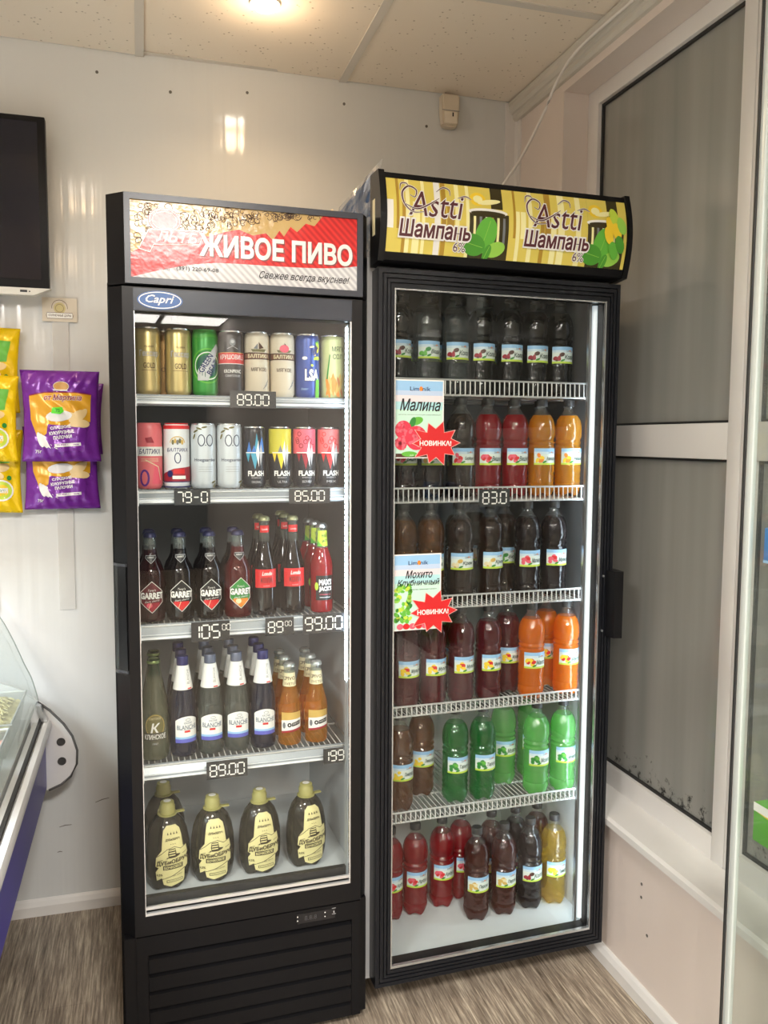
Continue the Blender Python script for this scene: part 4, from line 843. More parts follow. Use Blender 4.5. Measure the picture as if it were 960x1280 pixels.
MP = [(0, .002), (.022, .002), (.027, 0), (.029, .005), (.0292, .015), (.0292, .112), (.027, .126), (.021, .142), (.0165, .156), (.0145, .175), (.0135, .197), (.0135, .203), (.0145, .204), (.0145, .209), (.0125, .211)]
def art_max(p):
    p.rect(-.022, .028, .030, .090, BLACK); p.text("MAX'S", .004, .074, .013, WHITE, w=.034, off=.05); p.text("JACK'S", .004, .057, .013, WHITE, w=.034, off=.05); p.text('cranberry', .003, .044, .005, PINK, w=.03); p.stroke([(-.012, .037), (.018, .037)], .0016, LGREY); p.disc(-.020, .064, .005, .01, LIME, 12)
def neck_max(p):
    p.rect(-.0145, .0145, .160, .198, LIME); p.poly([(-.0145, .160), (.0, .160), (-.0145, .175)], LEAF); p.text('MAX', .005, .186, .009, BLACK, w=.016, rot=.2); p.text('JACK', .005, .173, .007, BLACK, w=.016, rot=.2, off=.03)
mxb = bottle(MP, .165, [G_RED, G_CLR], .205, .0135, .011, SILCAP, art_max, .0296, (neck_max, cone(.0166, .0142, .160, .198), [.17, .18, .19]))
for i, (u, d) in enumerate(((.449, .108), (.448, .175), (.446, .237))): add_item('max', mxb, P1, F1T, u, d, Z3, ('bright red drink bottle with black label and lime-green neck, frontmost', 'red drink bottle with lime-green neck, middle one behind the black-labelled bottle', 'red drink bottle with pale neck, rearmost behind the black-labelled bottle')[i], 'bottle', 'red bottles with lime-green necks', .05 * i)

KP = [(0, .002), (.026, .002), (.031, 0), (.034, .006), (.0345, .02), (.0345, .092), (.033, .112), (.028, .138), (.0215, .168), (.0165, .195), (.0145, .215), (.0145, .224), (.0155, .226), (.0155, .232), (.013, .235)]
def art_klin(p):
    p.disc(0, .082, .025, .029, OLIVE, 24); p.ring(0, .082, .0225, .026, .001, GOLDP, 24); p.rect(-.030, .030, .048, .066, pm('klin_dark', s2l((64, 62, 46)), .4)); p.text('К', .0, .078, .021, WHITE, w=.02, shear=.2, off=.03); p.text('КЛИНСКОЕ', .0, .057, .0115, WHITE, w=.052, off=.02); p.text('1997', 0, .040, .005, LGREY)
    p.text('СВЕТЛОЕ', 0, .1, .005, CREAM, w=.028)
kb = bottle(KP, .19, [G_FOG, G_GRN], .224, .015, .011, pm('gold_green_cap', s2l((120, 140, 84)), .3, .6), art_klin, .0348)
add_item('klin', kb, P1, F1T, .049, .118, Z4, 'foggy green beer bottle with olive round label at the far left of the fourth shelf', 'bottle', 'beer bottles on the fourth shelf')
add_item('klin', None, P1, F1T, .052, .19, Z4, 'green-necked beer bottle behind the foggy one with the olive label', 'bottle', 'beer bottles on the fourth shelf', .2)
BP = [(0, .002), (.024, .002), (.029, 0), (.0315, .006), (.032, .02), (.032, .098), (.031, .118), (.027, .142), (.021, .168), (.0165, .192), (.0140, .210), (.0135, .214)]
def art_bl(p):
    pts = [(-.030, .034)] + [(.030, .034), (.030, .086)] + [(.030 - .06 * i / 12, .086 + .011 * math.sin(math.pi * i / 12) ** .8) for i in range(1, 12)] + [(-.030, .086)]
    p.poly(pts, WHITE); p.rect(-.030, .030, .034, .044, col('label_violet', (92, 96, 190), .4)); p.rect(-.030, .030, .043, .048, SKY); IB = col('label_ink', (70, 96, 120), .4)
    p.text('KRONE', .002, .081, .005, IB, w=.02); p.text('BLANCHE', .0, .071, .0105, IB, w=.05, off=.008); p.rect(-.007, .007, .0585, .0635, RED); p.stroke([(-.02, .0655), (.02, .0655)], .0005, IB); p.ring(.002, .0885, .006, .003, .0008, IB, 10)
def neck_bl(p): p.rect(-.0215 * 2.6, .0215 * 2.6, .158, .214, WHITE); p.text('BLANCHE', .008, .188, .007, GREY, w=.034, rot=1.5); p.rect(.004, .014, .159, .162, RED)
def blanche(gm, cm): return bottle(BP, .16, [gm, gm], .214, .0145, .021, cm, art_bl, .0323, (neck_bl, cone(.0245, .0150, .158, .214), [.17, .185, .2]), crown=False)
for i, (u, k, gm, cm_) in enumerate(((.115, 'bl_navy', G_BLU, NAVYCAP), (.179, 'bl_smk', G_SMK, GREYCAP), (.241, 'bl_smk', G_SMK, GREYCAP), (.305, 'bl_navy2', G_BLU, NAVYCAP))):
    w1 = ('leftmost, dark blue glass', 'second, grey glass', 'third, grey glass', 'rightmost, blue cap')[i]
    add_item(k, blanche(gm, cm_), P1, F1T, u, .120, Z4, f'wheat beer bottle with white cone neck label in the front row, {w1}', 'bottle', 'wheat beer bottles with white cone neck labels', .22 if i == 0 else .02)
    for j, d in enumerate((.187, .256)):
        add_item(k, None, P1, F1T, u + (.000 if j else .001), d, Z4, f'wheat beer bottle with white cone neck, {("second row", "third row")[j]} behind the front one: {w1.split(",")[0]}', 'bottle', 'wheat beer bottles with white cone neck labels', .1)
AP = [(0, .002), (.023, .002), (.028, 0), (.030, .006), (.0302, .02), (.0302, .085), (.0285, .100), (.023, .118), (.0185, .135), (.0155, .155), (.0140, .178), (.0135, .190), (.0150, .191), (.0150, .196), (.012, .198)]
def art_am(p):
    p.rect(-.028, .028, .062, .082, GOLDP); p.poly([(-.028, .034), (.028, .042), (.028, .066), (-.028, .062)], WHITE); p.poly([(-.028, .030), (.028, .038), (.028, .043), (-.028, .035)], CRIM); p.disc(-.006, .051, .0055, .0055, BLACK, 14); p.disc(-.006, .051, .0022, .0022, WHITE, 10)
    p.poly([(.0, .047), (.024, .051), (.024, .061), (.0, .056)], BLACK); p.text('SVETLY', .012, .054, .004, WHITE, w=.02, rot=.15); p.disc(-.02, .05, .004, .008, GREY, 10)
def neck_am(p): p.rect(-.048, .048, .143, .176, CREAM); p.text('PIVO', .0, .163, .008, BROWN, w=.026, off=.02); p.text('SVETLE', .0, .150, .006, BROWN, w=.032); p.ring(-.016, .163, .004, .004, .001, BROWN, 10)
ab = bottle(AP, .148, [G_AMB, G_CLR], .190, .0135, .010, pm('clear_crown', (.6, .6, .58), .25, .6), art_am, .0305, (neck_am, cone(.0175, .0143, .143, .176), [.15, .16]))
for i, u in enumerate((.370, .437)):
    add_item('amber', ab, P1, F1T, u, .118, Z4, ('amber light beer bottle with cream neck label, beside the rightmost wheat beer', 'amber light beer bottle with cream neck label, at the right end of the shelf')[i], 'bottle', 'small amber beer bottles')
    for j, d in enumerate((.185, .25)): add_item('amber', None, P1, F1T, u + .001, d, Z4, f'clear-necked amber beer bottle, {("second", "third")[j]} row behind the {("left", "right end")[i]} amber bottle', 'bottle', 'small amber beer bottles', .1)

# ---- squat plastic beer kegs on the floor of the left fridge
KEG = tinted('brown_keg_plastic', (96, 92, 80), (66, 64, 54), .62); KCAP = pm('olive_screw_cap', s2l((164, 160, 98)), .45)
def keg():
    o = root_of('beer_keg_bottle')
    prof = [(0, .012), (.022, .006), (.033, .0), (.043, .004), (.048, .018), (.0513, .04), (.053, .075), (.0515, .108), (.0465, .136), (.038, .158), (.027, .172), (.0185, .179), (.0165, .184)]
    bm = bmesh.new(); lathe(bm, prof, 30, sy=.78, lobes=5, lobe_z=.03, lobe_amp=.009); mesh_obj('keg_body', bm, KEG, o, True)
    bm = bmesh.new(); lathe(bm, [(.0185, .178), (.0185, .196), (.0165, .199), (.0160, .206), (.013, .208), (0, .208)], 20); mesh_obj('cap', bm, KCAP, o, True)
    bm = bmesh.new(); lathe(bm, [(.009, .2083), (.006, .2086), (0, .2086)], 14); mesh_obj('cap_sticker', bm, WHITE, o, True)
    bm = bmesh.new(); lathe(bm, [(.0185, .174), (.0225, .176), (.0225, .179), (.0175, .180)], 18); bx(bm, .018, .040, -.006, .004, .176, .179); mesh_obj('carry_ring', bm, KCAP, o, True)
    YL = col('keg_label_cream', (226, 218, 158), .45); LN = col('keg_label_line', (62, 52, 34), .45); p = Print(); p.ly = 0
    outl = [(-.004, .013), (.030, .019), (.034, .026), (.034, .050), (.044, .055), (.044, .078), (.038, .079), (.044, .088), (.040, .108), (.030, .106), (.028, .150), (.016, .160), (-.014, .160), (-.024, .150), (-.026, .104), (-.040, .088), (-.042, .066), (-.034, .062), (-.042, .052), (-.040, .030), (-.026, .036), (-.022, .020)]
    p.poly(outl, YL); p.stroke(outl, .0011, LN, closed=True)
    p.stroke([(-.040, .088), (-.026, .096), (-.012, .106), (.006, .110), (.022, .102), (.040, .108)], .0014, LN); p.stroke([(-.038, .031), (-.004, .038), (.034, .052)], .0016, LN)
    p.poly([(-.008, .084), (.008, .084), (.010, .094), (.008, .106), (-.008, .106), (-.010, .094)], LN); 
    for z in (.089, .095, .101): p.rect(-.0075, .0075, z, z + .0028, YL)
    p.poly([(.008, .084), (.018, .088), (.02, .091), (.009, .093)], LN); p.poly([(-.016, .083), (-.009, .088), (-.009, .084)], LN)
    p.text('ДУБиОБРУЧ', .0015, .0745, .0115, LN, w=.078, off=.035, rot=.06); p.rect(-.022, .026, .0565, .0675, LN); p.text('БОЧКОВОЕ', .002, .062, .0065, YL, w=.042, off=.03, rot=.03)
    p.text('ДУБиОБРУЧ', .002, .128, .006, LN, w=.036, off=.03); p.text('4,5%', -.031, .045, .006, LN, w=.015, off=.02); p.text('пиво светлое', .012, .040, .003, LN, w=.024, rot=.1)
    p.rect(-.014, .026, .0245, .031, LN); p.rect(-.0125, .0245, .0255, .030, YL); p.text('фильтрованное', .006, .0277, .003, LN, w=.032)
    for k in range(4): p.poly([(-.012 + k * .008, .140), (-.008 + k * .008, .140), (-.010 + k * .008, .146)], LN)
    p.text('• • •', .002, .118, .002, LN); p.stroke([(-.034, .080), (-.022, .083)], .001, LN); p.stroke([(.024, .090), (.036, .094)], .001, LN)
    prof2 = [(z, r) for r, z in prof[3:]]
    def rf(z):
        if z is None: return .053
        for (z0, r0), (z1, r1) in zip(prof2, prof2[1:]):
            if z <= z1: return r0 + (r1 - r0) * max(0, (z - z0) / (z1 - z0)) + .0008
        return prof2[-1][1]
    for v in p.bm.verts: pass
    # sheet label stands slightly proud of the waist, so it follows the widest radius up to the shoulder
    p.build('label', o, rfun=lambda z: .054 if z is None else (rf(z) if z > .07 else max(rf(z), .0515)), eps=.00015, step=.006, hcuts=[.025, .05, .09, .105, .12, .135, .145, .153], sy=.79)
    return o
for i, (u, d, r_) in enumerate(((.076, .145, .18), (.183, .147, .02), (.299, .148, .08), (.418, .150, .22))):
    add_item('keg', keg, P1, F1T, u, d, Z5, ('squat brown plastic beer bottle with cream label, leftmost in the front row', 'squat brown plastic beer bottle with cream label, second from the left', 'squat brown plastic beer bottle with cream label, third from the left', 'squat brown plastic beer bottle with cream label, rightmost by the fridge wall')[i], 'bottle', 'squat plastic beer bottles on the fridge floor', r_)
add_item('keg', None, P1, F1T, .074, .262, Z5, 'squat brown plastic beer bottle standing behind the leftmost one', 'bottle', 'squat plastic beer bottles on the fridge floor', .05)

# ---- one-litre plastic soda bottles in the right fridge
CAPD = pm('dark_screw_cap', s2l((52, 50, 50)), .45)
def soda(mat_, art, full=.222):
    def f():
        o = root_of('soda_bottle')
        prof = [(0, .010), (.014, .006), (.024, .0), (.031, .003), (.0345, .014), (.0354, .03), (.0333, .036), (.0354, .042), (.0333, .049), (.0354, .056), (.0333, .063), (.0350, .070), (.0350, .084), (.0342, .087), (.0342, .131), (.0350, .134), (.0322, .140), (.0352, .147), (.0318, .154), (.0352, .162), (.0358, .175), (.0350, .192), (.0310, .208), (.0240, .220), (.0165, .229), (.0130, .234), (.0125, .240), (.0155, .242), (.0155, .244), (.0125, .245)]
        bm = bmesh.new(); lathe(bm, prof, 24, mifun=lambda z: 0 if z < full else 1, lobes=5, lobe_z=.03, lobe_amp=.010); mesh_obj('bottle_body', bm, [mat_, PET], o, True)
        bm = bmesh.new(); lathe(bm, [(.0145, .244), (.0150, .246), (.0150, .260), (.0140, .262), (0, .262)], 18); mesh_obj('cap', bm, CAPD, o, True)
        p = Print(); p.ly = 0; art(p); p.build('label', o, rfun=cyl(.0346), eps=.00015, step=.007)
        return o
    return f
def limo(name, kind):
    def f(p):
        w_ = .036; p.rect(-w_, w_, .087, .131, PALE); p.rect(-w_, w_, .122, .131, SKY); p.rect(-w_, w_, .116, .122, col('label_pale_sky', (204, 222, 234), .45)); p.rect(-w_, w_, .087, .092, LIME)
        p.text('Limonik', .013, .1205, .0055, BLACK, w=.02); p.disc(.0135, .1205, .002, .0026, ORANGE, 8)
        p.text(name, .012, .104, .012 if len(name) < 8 else .010, col('label_ink_green', (24, 56, 40), .4), w=.030, shear=.25, off=.02)
        A, B = kind; rg = random.Random(len(name))
        for k in range(7): p.disc(-.018 + rg.uniform(-.009, .009), .104 + rg.uniform(-.009, .009), rg.uniform(.004, .0075), rg.uniform(.004, .0075), rg.choice((A, A, B)), 10, rg.uniform(0, 3))
        p.disc(-.008, .095, .006, .0025, GREEN, 8, .4)
    return f
def juice(nm, rgb, solid, fac, tr=.45): return clear_mat(nm, s2l(rgb), s2l(solid), fac * .9, .04, .75, .035, 4.4, bump=(60, .3), trans=tr)
J = {'cola': juice('j_cola', (52, 42, 38), (16, 14, 14), .7, .1), 'clear': juice('j_clear', (190, 198, 200), (150, 156, 158), .2), 'red': juice('j_red', (216, 50, 62), (176, 20, 38), .55), 'yel': juice('j_yellow', (236, 176, 50), (222, 152, 34), .62),
     'brown': juice('j_brown', (130, 92, 68), (66, 42, 32), .5), 'dkred': juice('j_dark_red', (160, 40, 52), (118, 26, 40), .55), 'org': juice('j_orange', (244, 156, 40), (236, 134, 26), .72), 'grn': juice('j_green', (80, 200, 110), (24, 140, 60), .42), 'lgrn': juice('j_light_green', (176, 236, 166), (128, 206, 116), .55),
     'amb': juice('j_amber', (196, 140, 70), (130, 84, 34), .45), 'tea': juice('j_tea', (150, 84, 70), (110, 52, 44), .45), 'lem': juice('j_lemon', (240, 220, 130), (214, 186, 84), .35), 'dark': juice('j_dark', (84, 66, 66), (40, 28, 30), .6, .2), 'wine': juice('j_wine', (110, 34, 40), (54, 14, 20), .6)}
FRUIT = {'cola': (BROWN, CRIM), 'rasp': (PINK, RED), 'orng': (ORANGE, YEL), 'milk': (GOLDP, CREAM), 'lemn': (YEL, LIME), 'mint': (GREEN, LEAF), 'mult': (YEL, RED)}
def place2(kind, jm, nm, fr_, PFz, u, d, label, group, rot=.0, full=.222):
    add_item(kind, soda(J[jm], limo(nm, FRUIT[fr_]), full), P2, F2T, u, d, PFz, label, 'bottle', group, rot).scale = (1, 1, .983)
ZZ = [1.5525, 1.2865, 1.0165, .7435, .4665, .1165]
shelf_nm = ('top shelf', 'second shelf', 'third shelf', 'fourth shelf', 'fifth shelf', 'fridge floor')
def series(row, items):
    for i, (k, jm, nm, fr_, u, d, look, rot) in enumerate(items):
        place2(k, jm, nm, fr_, ZZ[row], u, d, look, 'soda bottles on the ' + shelf_nm[row] + ' of the right fridge', rot)
def W_(look, row, extra): return f'{look}, {extra}, {shelf_nm[row]}, right fridge'
series(0, [('s_cola', 'cola', 'Кола', 'cola', .096, .145, W_('dark cola soda bottle', 0, 'first from the left'), .3), ('s_water', 'clear', 'Вода', 'mint', .172, .145, W_('soda bottle with plain pale label', 0, 'second from the left'), .1),
           ('s_clearc', 'clear', 'Кола', 'cola', .251, .145, W_('clear-looking soda bottle', 0, 'third from the left'), 0)] +
          [('s_cola', 'cola', 'Кола', 'cola', u, .145, W_('dark cola soda bottle', 0, e), 0) for u, e in ((.325, 'fourth from the left'), (.404, 'fifth from the left'), (.478, 'second from the right'), (.551, 'rightmost'))])
series(1, [('s_wine', 'wine', 'Вишня', 'rasp', .114, .145, W_('dark wine-red soda bottle', 1, 'leftmost, behind the raspberry poster'), 0), ('s_peach', 'brown', 'Персик', 'milk', .187, .145, W_('brownish soda bottle', 1, 'partly behind the red starburst'), 0), ('s_bright', 'brown', 'Барбарис', 'rasp', .271, .145, W_('dim brown soda bottle', 1, 'just right of the red starburst'), 0),
           ('s_red', 'red', 'Вишня', 'rasp', .347, .145, W_('cherry-red soda bottle', 1, 'next to the dim brown one'), 0), ('s_red', 'red', 'Вишня', 'rasp', .425, .145, W_('cherry-red soda bottle', 1, 'next to the yellow one'), 0),
           ('s_yel', 'yel', 'Апельсин', 'orng', .504, .145, W_('golden yellow soda bottle', 1, 'next to the red one'), 0), ('s_yel', 'yel', 'Апельсин', 'orng', .585, .145, W_('golden yellow soda bottle', 1, 'rightmost'), 0)])
series(2, [('s_amb', 'amb', 'Дюшес', 'lemn', .116, .145, W_('olive-brown soda bottle', 2, 'leftmost, behind the lower poster'), 0), ('s_amb', 'amb', 'Дюшес', 'lemn', .190, .145, W_('olive-brown soda bottle', 2, 'second, behind the lower poster'), 0), ('s_crm', 'brown', 'Крем', 'milk', .273, .145, W_('brown soda bottle with cream label', 2, 'right of the lower poster'), -.1),
           ('s_crm', 'brown', 'Крем', 'milk', .358, .145, W_('brown soda bottle with cream label', 2, 'fourth from the left'), .1), ('s_fei', 'brown', 'Вкус', 'mint', .437, .222, W_('brown soda bottle set back', 2, 'behind the fourth one'), 0),
           ('s_mal', 'dark', 'Малина', 'rasp', .468, .146, W_('dark soda bottle with raspberry label', 2, 'second from the right'), 0), ('s_mal', 'dark', 'Малина', 'rasp', .548, .146, W_('dark soda bottle with raspberry label', 2, 'rightmost'), 0)])
series(3, [('s_mul', 'dkred', 'Мульти', 'mult', u, .145, W_('dark pink-red soda bottle', 3, e), .15) for u, e in ((.125, 'leftmost'), (.200, 'second from the left'), (.279, 'third from the left'), (.358, 'fourth from the left'))] +
          [('s_mul', 'dkred', 'Мульти', 'mult', .440, .20, W_('dark red soda bottle set back', 3, 'left of the orange ones'), .1), ('s_man', 'org', 'Манго', 'mult', .480, .132, W_('bright orange soda bottle', 3, 'beside the red ones'), 0), ('s_man', 'org', 'Манго', 'mult', .568, .212, W_('orange soda bottle', 3, 'set back between the other two orange ones'), 0), ('s_man', 'org', 'Манго', 'mult', .589, .138, W_('bright orange soda bottle', 3, 'rightmost'), 0)])
series(4, [('s_lim', 'amb', 'Лимонад', 'lemn', .116, .160, W_('amber brown soda bottle', 4, 'leftmost at the front'), .1), ('s_lim', 'amb', 'Лимонад', 'lemn', .203, .232, W_('amber brown soda bottle', 4, 'set back beside the green ones'), 0),
           ('s_tar', 'grn', 'Тархун', 'mint', .275, .165, W_('bright green soda bottle', 4, 'beside the brown ones'), .05), ('s_tar', 'grn', 'Тархун', 'mint', .353, .160, W_('bright green soda bottle', 4, 'second of the bright green pair'), .05),
           ('s_moj', 'lgrn', 'Мохито', 'mint', .452, .235, W_('pale green soda bottle', 4, 'set back in the middle'), 0), ('s_moj', 'lgrn', 'Мохито', 'mint', .548, .26, W_('pale green soda bottle', 4, 'rearmost between the front pale pair'), 0), ('s_moj', 'lgrn', 'Мохито', 'mint', .508, .145, W_('pale green soda bottle', 4, 'front, second from the right'), 0), ('s_moj', 'lgrn', 'Мохито', 'mint', .591, .145, W_('pale green soda bottle', 4, 'front, rightmost'), 0)])
series(5, [('s_arb', 'red', 'Арбуз', 'rasp', .120, .246, W_('red soda bottle', 5, 'cut off by the door frame'), .3), ('s_arb', 'red', 'Арбуз', 'rasp', .195, .252, W_('red soda bottle', 5, 'second from the left'), .0), ('s_arb', 'red', 'Арбуз', 'rasp', .281, .266, W_('red soda bottle', 5, 'third from the left'), .0), ('s_arb', 'red', 'Арбуз', 'rasp', .350, .290, W_('red soda bottle set back', 5, 'behind the reddish-brown one'), .3),
           ('s_tea', 'tea', 'Персик', 'milk', .348, .176, W_('reddish-brown soda bottle', 5, 'frontmost of all'), -.1), ('s_tea', 'tea', 'Персик', 'milk', .432, .178, W_('reddish-brown soda bottle', 5, 'second of the front row'), .0), ('s_drk', 'dark', 'Кола', 'cola', .517, .184, W_('grey-dark soda bottle', 5, 'third of the front row'), .0), ('s_lem', 'lem', 'Лимон', 'lemn', .594, .186, W_('pale yellow soda bottle', 5, 'rightmost of the front row'), .0),
           ('s_tea', 'tea', 'Персик', 'milk', .433, .262, W_('brown soda bottle', 5, 'set back behind the second front one'), .2), ('s_drk', 'dark', 'Кола', 'cola', .511, .264, W_('grey-dark soda bottle', 5, 'set back behind the dark front one'), .2), ('s_tea', 'tea', 'Персик', 'milk', .585, .272, W_('brown soda bottle', 5, 'set back behind the pale yellow one'), .2)])
# second rows, seen only as dim shapes between the front bottles
rg = random.Random(12)
for row in (0, 1, 2, 3):
    for i, u in enumerate((.14, .22, .30, .38, .46, .54)):
        if row == 2 and 3 < i: continue
        if row == 3 and i > 2: continue
        k, jm, nm, fr_ = (('s_cola', 'cola', 'Кола', 'cola'), ('s_wine', 'wine', 'Вишня', 'rasp'), ('s_crm', 'brown', 'Крем', 'milk'), ('s_mul', 'dkred', 'Мульти', 'mult'))[row]
        place2(k, jm, nm, fr_, ZZ[row], u, .225 + (.07 if row == 2 and i == 3 else 0), f'dim back-row soda bottle, {ordw(i)} from the left, {shelf_nm[row]} of right fridge', 'soda bottles on the ' + shelf_nm[row] + ' of the right fridge', rg.uniform(-.5, .5))
# shelves of fridge 2
for zt, zb in ((1.585, 1.552), (1.316, 1.286), (1.042, 1.016), (.764, .743), (.488, .466)): wire_shelf(f2, .012, .622, .088, .52, zt, zb, True, .0135)

# ---- posters stuck on the glass of the right fridge
def poster(kind, u0, u1, z0, z1, label, words):
    r = empty('poster', P2(u0, 0.0108, z0), F2T, label, 'poster', 'paper posters on the fridge glass'); W, H = u1 - u0, z1 - z0
    box('sheet', 0, W, 0, .0008, 0, H, WHITE, r)
    p = Print(); b = .003; p.rect(b, W - b, H * .86, H - b, SKY); p.rect(b, W - b, H * .62, H * .72, col('poster_aqua', (176, 222, 226), .4)); p.rect(b, W - b, H * .72, H * .80, col('poster_pinkish', (226, 218, 222), .4)); p.rect(b, W - b, H * .80, H * .86, col('poster_pale', (186, 206, 232), .4)); p.rect(b, W - b, b, H * .62, col('poster_mint', (196, 232, 214), .4))
    p.text('Lim', W * .40, H * .885, H * .05, NAVY, w=W * .18, off=.01); p.text('nik', W * .64, H * .885, H * .05, NAVY, w=W * .16, off=.01); p.disc(W * .53, H * .885, W * .035, H * .03, ORANGE, 14)
    rg = random.Random(1)
    if kind == 0:
        p.text('Малина', W * .52, H * .68, H * .15, BLACK, w=W * .82, shear=.3, off=.015); p.text('напиток безалкогольный газированный', W * .5, H * .555, H * .014, BLACK, w=W * .85)
        RB = col('raspberry', (214, 50, 74), .45); RB2 = col('raspberry_light', (232, 104, 120), .45)
        p.disc(W * .44, H * .475, W * .14, H * .05, LEAF, 16, .3); p.disc(W * .36, H * .45, W * .12, H * .04, GREEN, 14, 1.2)
        for (cx_, cz_, rr) in ((.18, .36, .17), (.44, .26, .22), (.12, .19, .12), (.7, .2, .16)):
            x0, z0_ = max(cx_ * W, b + rr * W * .9), cz_ * H; p.disc(x0, z0_, rr * W, rr * W * 1.05, RB, 20)
            for k in range(26):
                a = rg.uniform(0, 6.28); q = rg.uniform(0, .88) * rr * W; p.disc(x0 + q * math.cos(a), z0_ + q * math.sin(a), .0042, .0042, rg.choice((RB, RB2, RB2)), 8, layer=p.ly + 1 + k % 2)
            p.ly += 2
        p.rect(b, W - b, b, H * .06, BROWN); p.disc(W * .3, H * .055, W * .16, H * .035, LEAF, 12); p.text('нат. вкус', W * .42, H * .035, H * .022, WHITE, w=W * .22)
    else:
        for k in range(60):
            x = W * rg.uniform(.05, .36); z = H * rg.uniform(.12, .60); p.disc(x, z, W * rg.uniform(.03, .07), H * rg.uniform(.015, .035), rg.choice((GREEN, LEAF, LIME, LFL, LEAF)), 8, rg.uniform(0, 3), layer=10 + k % 4)
        p.ly = 15; p.text('Мохито', W * .53, H * .735, H * .10, BLACK, w=W * .56, shear=.3, off=.015); p.text('Клубничный', W * .52, H * .62, H * .10, BLACK, w=W * .88, shear=.3, off=.015); p.text('напиток Лимонад с соком', W * .62, H * .535, H * .018, BLACK, w=W * .55)
        for k in range(5): p.disc(W * (.14 + k * .13), H * .055, W * .07, H * .04, RED if k % 2 else PINK, 12)
    p.build('print', r, y=-.0002, eps=.00009)
    return r
poster(0, .0435, .168, 1.392, 1.577, 'sky-blue raspberry drink poster taped inside the glass of the right fridge', None)
poster(1, .0435, .166, .978, 1.163, 'mint-green strawberry mojito drink poster on the lower glass of the right fridge', None)
def star(u, z, label):
    r = empty('starburst_sticker', P2(u, .0066, z), F2T, label, 'sticker', 'red starburst stickers on the glass'); n = 10; pts, pt2 = [], []
    for i in range(2 * n):
        a = math.pi * i / n + .02; q = (.064 if i % 2 == 0 else .040) * (1 + .06 * math.sin(i * 1.7)); pts.append((q * math.cos(a), q * .84 * math.sin(a))); pt2.append((q * .955 * math.cos(a), q * .84 * .955 * math.sin(a)))
    bm = bmesh.new(); prism(bm, pts, 'y', 0, .0008); mesh_obj('sticker_edge', bm, col('star_edge', (240, 190, 180), .4), r)
    p = Print(); p.poly(pt2, RED); p.text('НОВИНКА!', -.001, 0, .0115, WHITE, w=.080, off=.03); p.build('print', r, y=-.0002, eps=.0001)
star(.147, 1.428, 'red ten-pointed novelty starburst on the raspberry poster'); star(.145, 1.021, 'red ten-pointed novelty starburst on the mojito poster')

# ================================================================== left wall things
# television
tv = empty('television', (-1.97, -.055, 1.822), 0, 'large black television mounted high on the wall, cut by the left edge', 'television')
bm = bmesh.new(); bx(bm, -.545, .545, -.045, -.015, .022, .478, 0, .004); mesh_obj('screen_bezel', bm, BLKPL, tv, True)
bm = bmesh.new(); bx(bm, -.525, .525, -.0465, -.0455, .045, .462); mesh_obj('screen', bm, pm('tv_screen', (.004, .004, .012), .08, spec=.35), tv)
bm = bmesh.new(); prism(bm, [(-.548, .022), (.548, .022), (.505, .003), (-.505, .003)], 'y', -.045, -.016); lp = mesh_obj('lower_bezel', bm, pm('silver_bezel', (.66, .66, .62), .35), tv)
bm = bmesh.new(); bx(bm, .47, .488, -.0458, -.045, .010, .016); bx(bm, .492, .496, -.0458, -.045, .011, .014); mesh_obj('port', bm, BLACK, tv)
bm = bmesh.new(); bx(bm, -.2, .2, -.015, .0545, .1, .4); mesh_obj('wall_mount', bm, BLKPL, tv)
# hanging strips and snack bags
STRIP = clear_mat('clear_hang_strip', (.95, .95, .94), (.84, .84, .83), .5, .05, .4, .12)
def strip(x, label, card):
    r = empty('hanging_strip', (x, -.006, .93), 0, label, 'display strip'); box('strip', -.022, .022, 0, .001, 0, .90, STRIP, r)
    if card:
        box('header_card', -.047, .047, -.002, -.0005, .838, .905, CREAM if False else pm('card_cream', s2l((206, 196, 178)), .4), r); p = Print(); IK = BROWN
        p.ring(0, .878, .021, .021, .0014, IK, 20, -10, 190); p.disc(0, .876, .016, .016, col('card_gold', (190, 176, 120), .4), 18); p.ring(0, .876, .011, .011, .001, IK, 14); p.rect(-.034, .034, .847, .863, WHITE); p.stroke([(-.034, .847), (.034, .847), (.036, .855), (.034, .863), (-.034, .863), (-.036, .855)], .0013, IK, closed=True); p.text('СОЛНЕЧНЫЕ ДАРЫ', 0, .855, .0075, IK, w=.06, off=.02)
        p.build('print', r, y=-.0022, eps=.0001)
    else: box('header_card', -.047, .047, -.002, -.0005, .838, .905, pm('card_cream', s2l((206, 196, 178)), .4), r)
    return r
strip(-1.408, 'clear hanging strip with a cream header card holding the purple snack bags', True)
strip(-1.615, 'clear hanging strip holding the yellow snack bags, at the left edge', False)
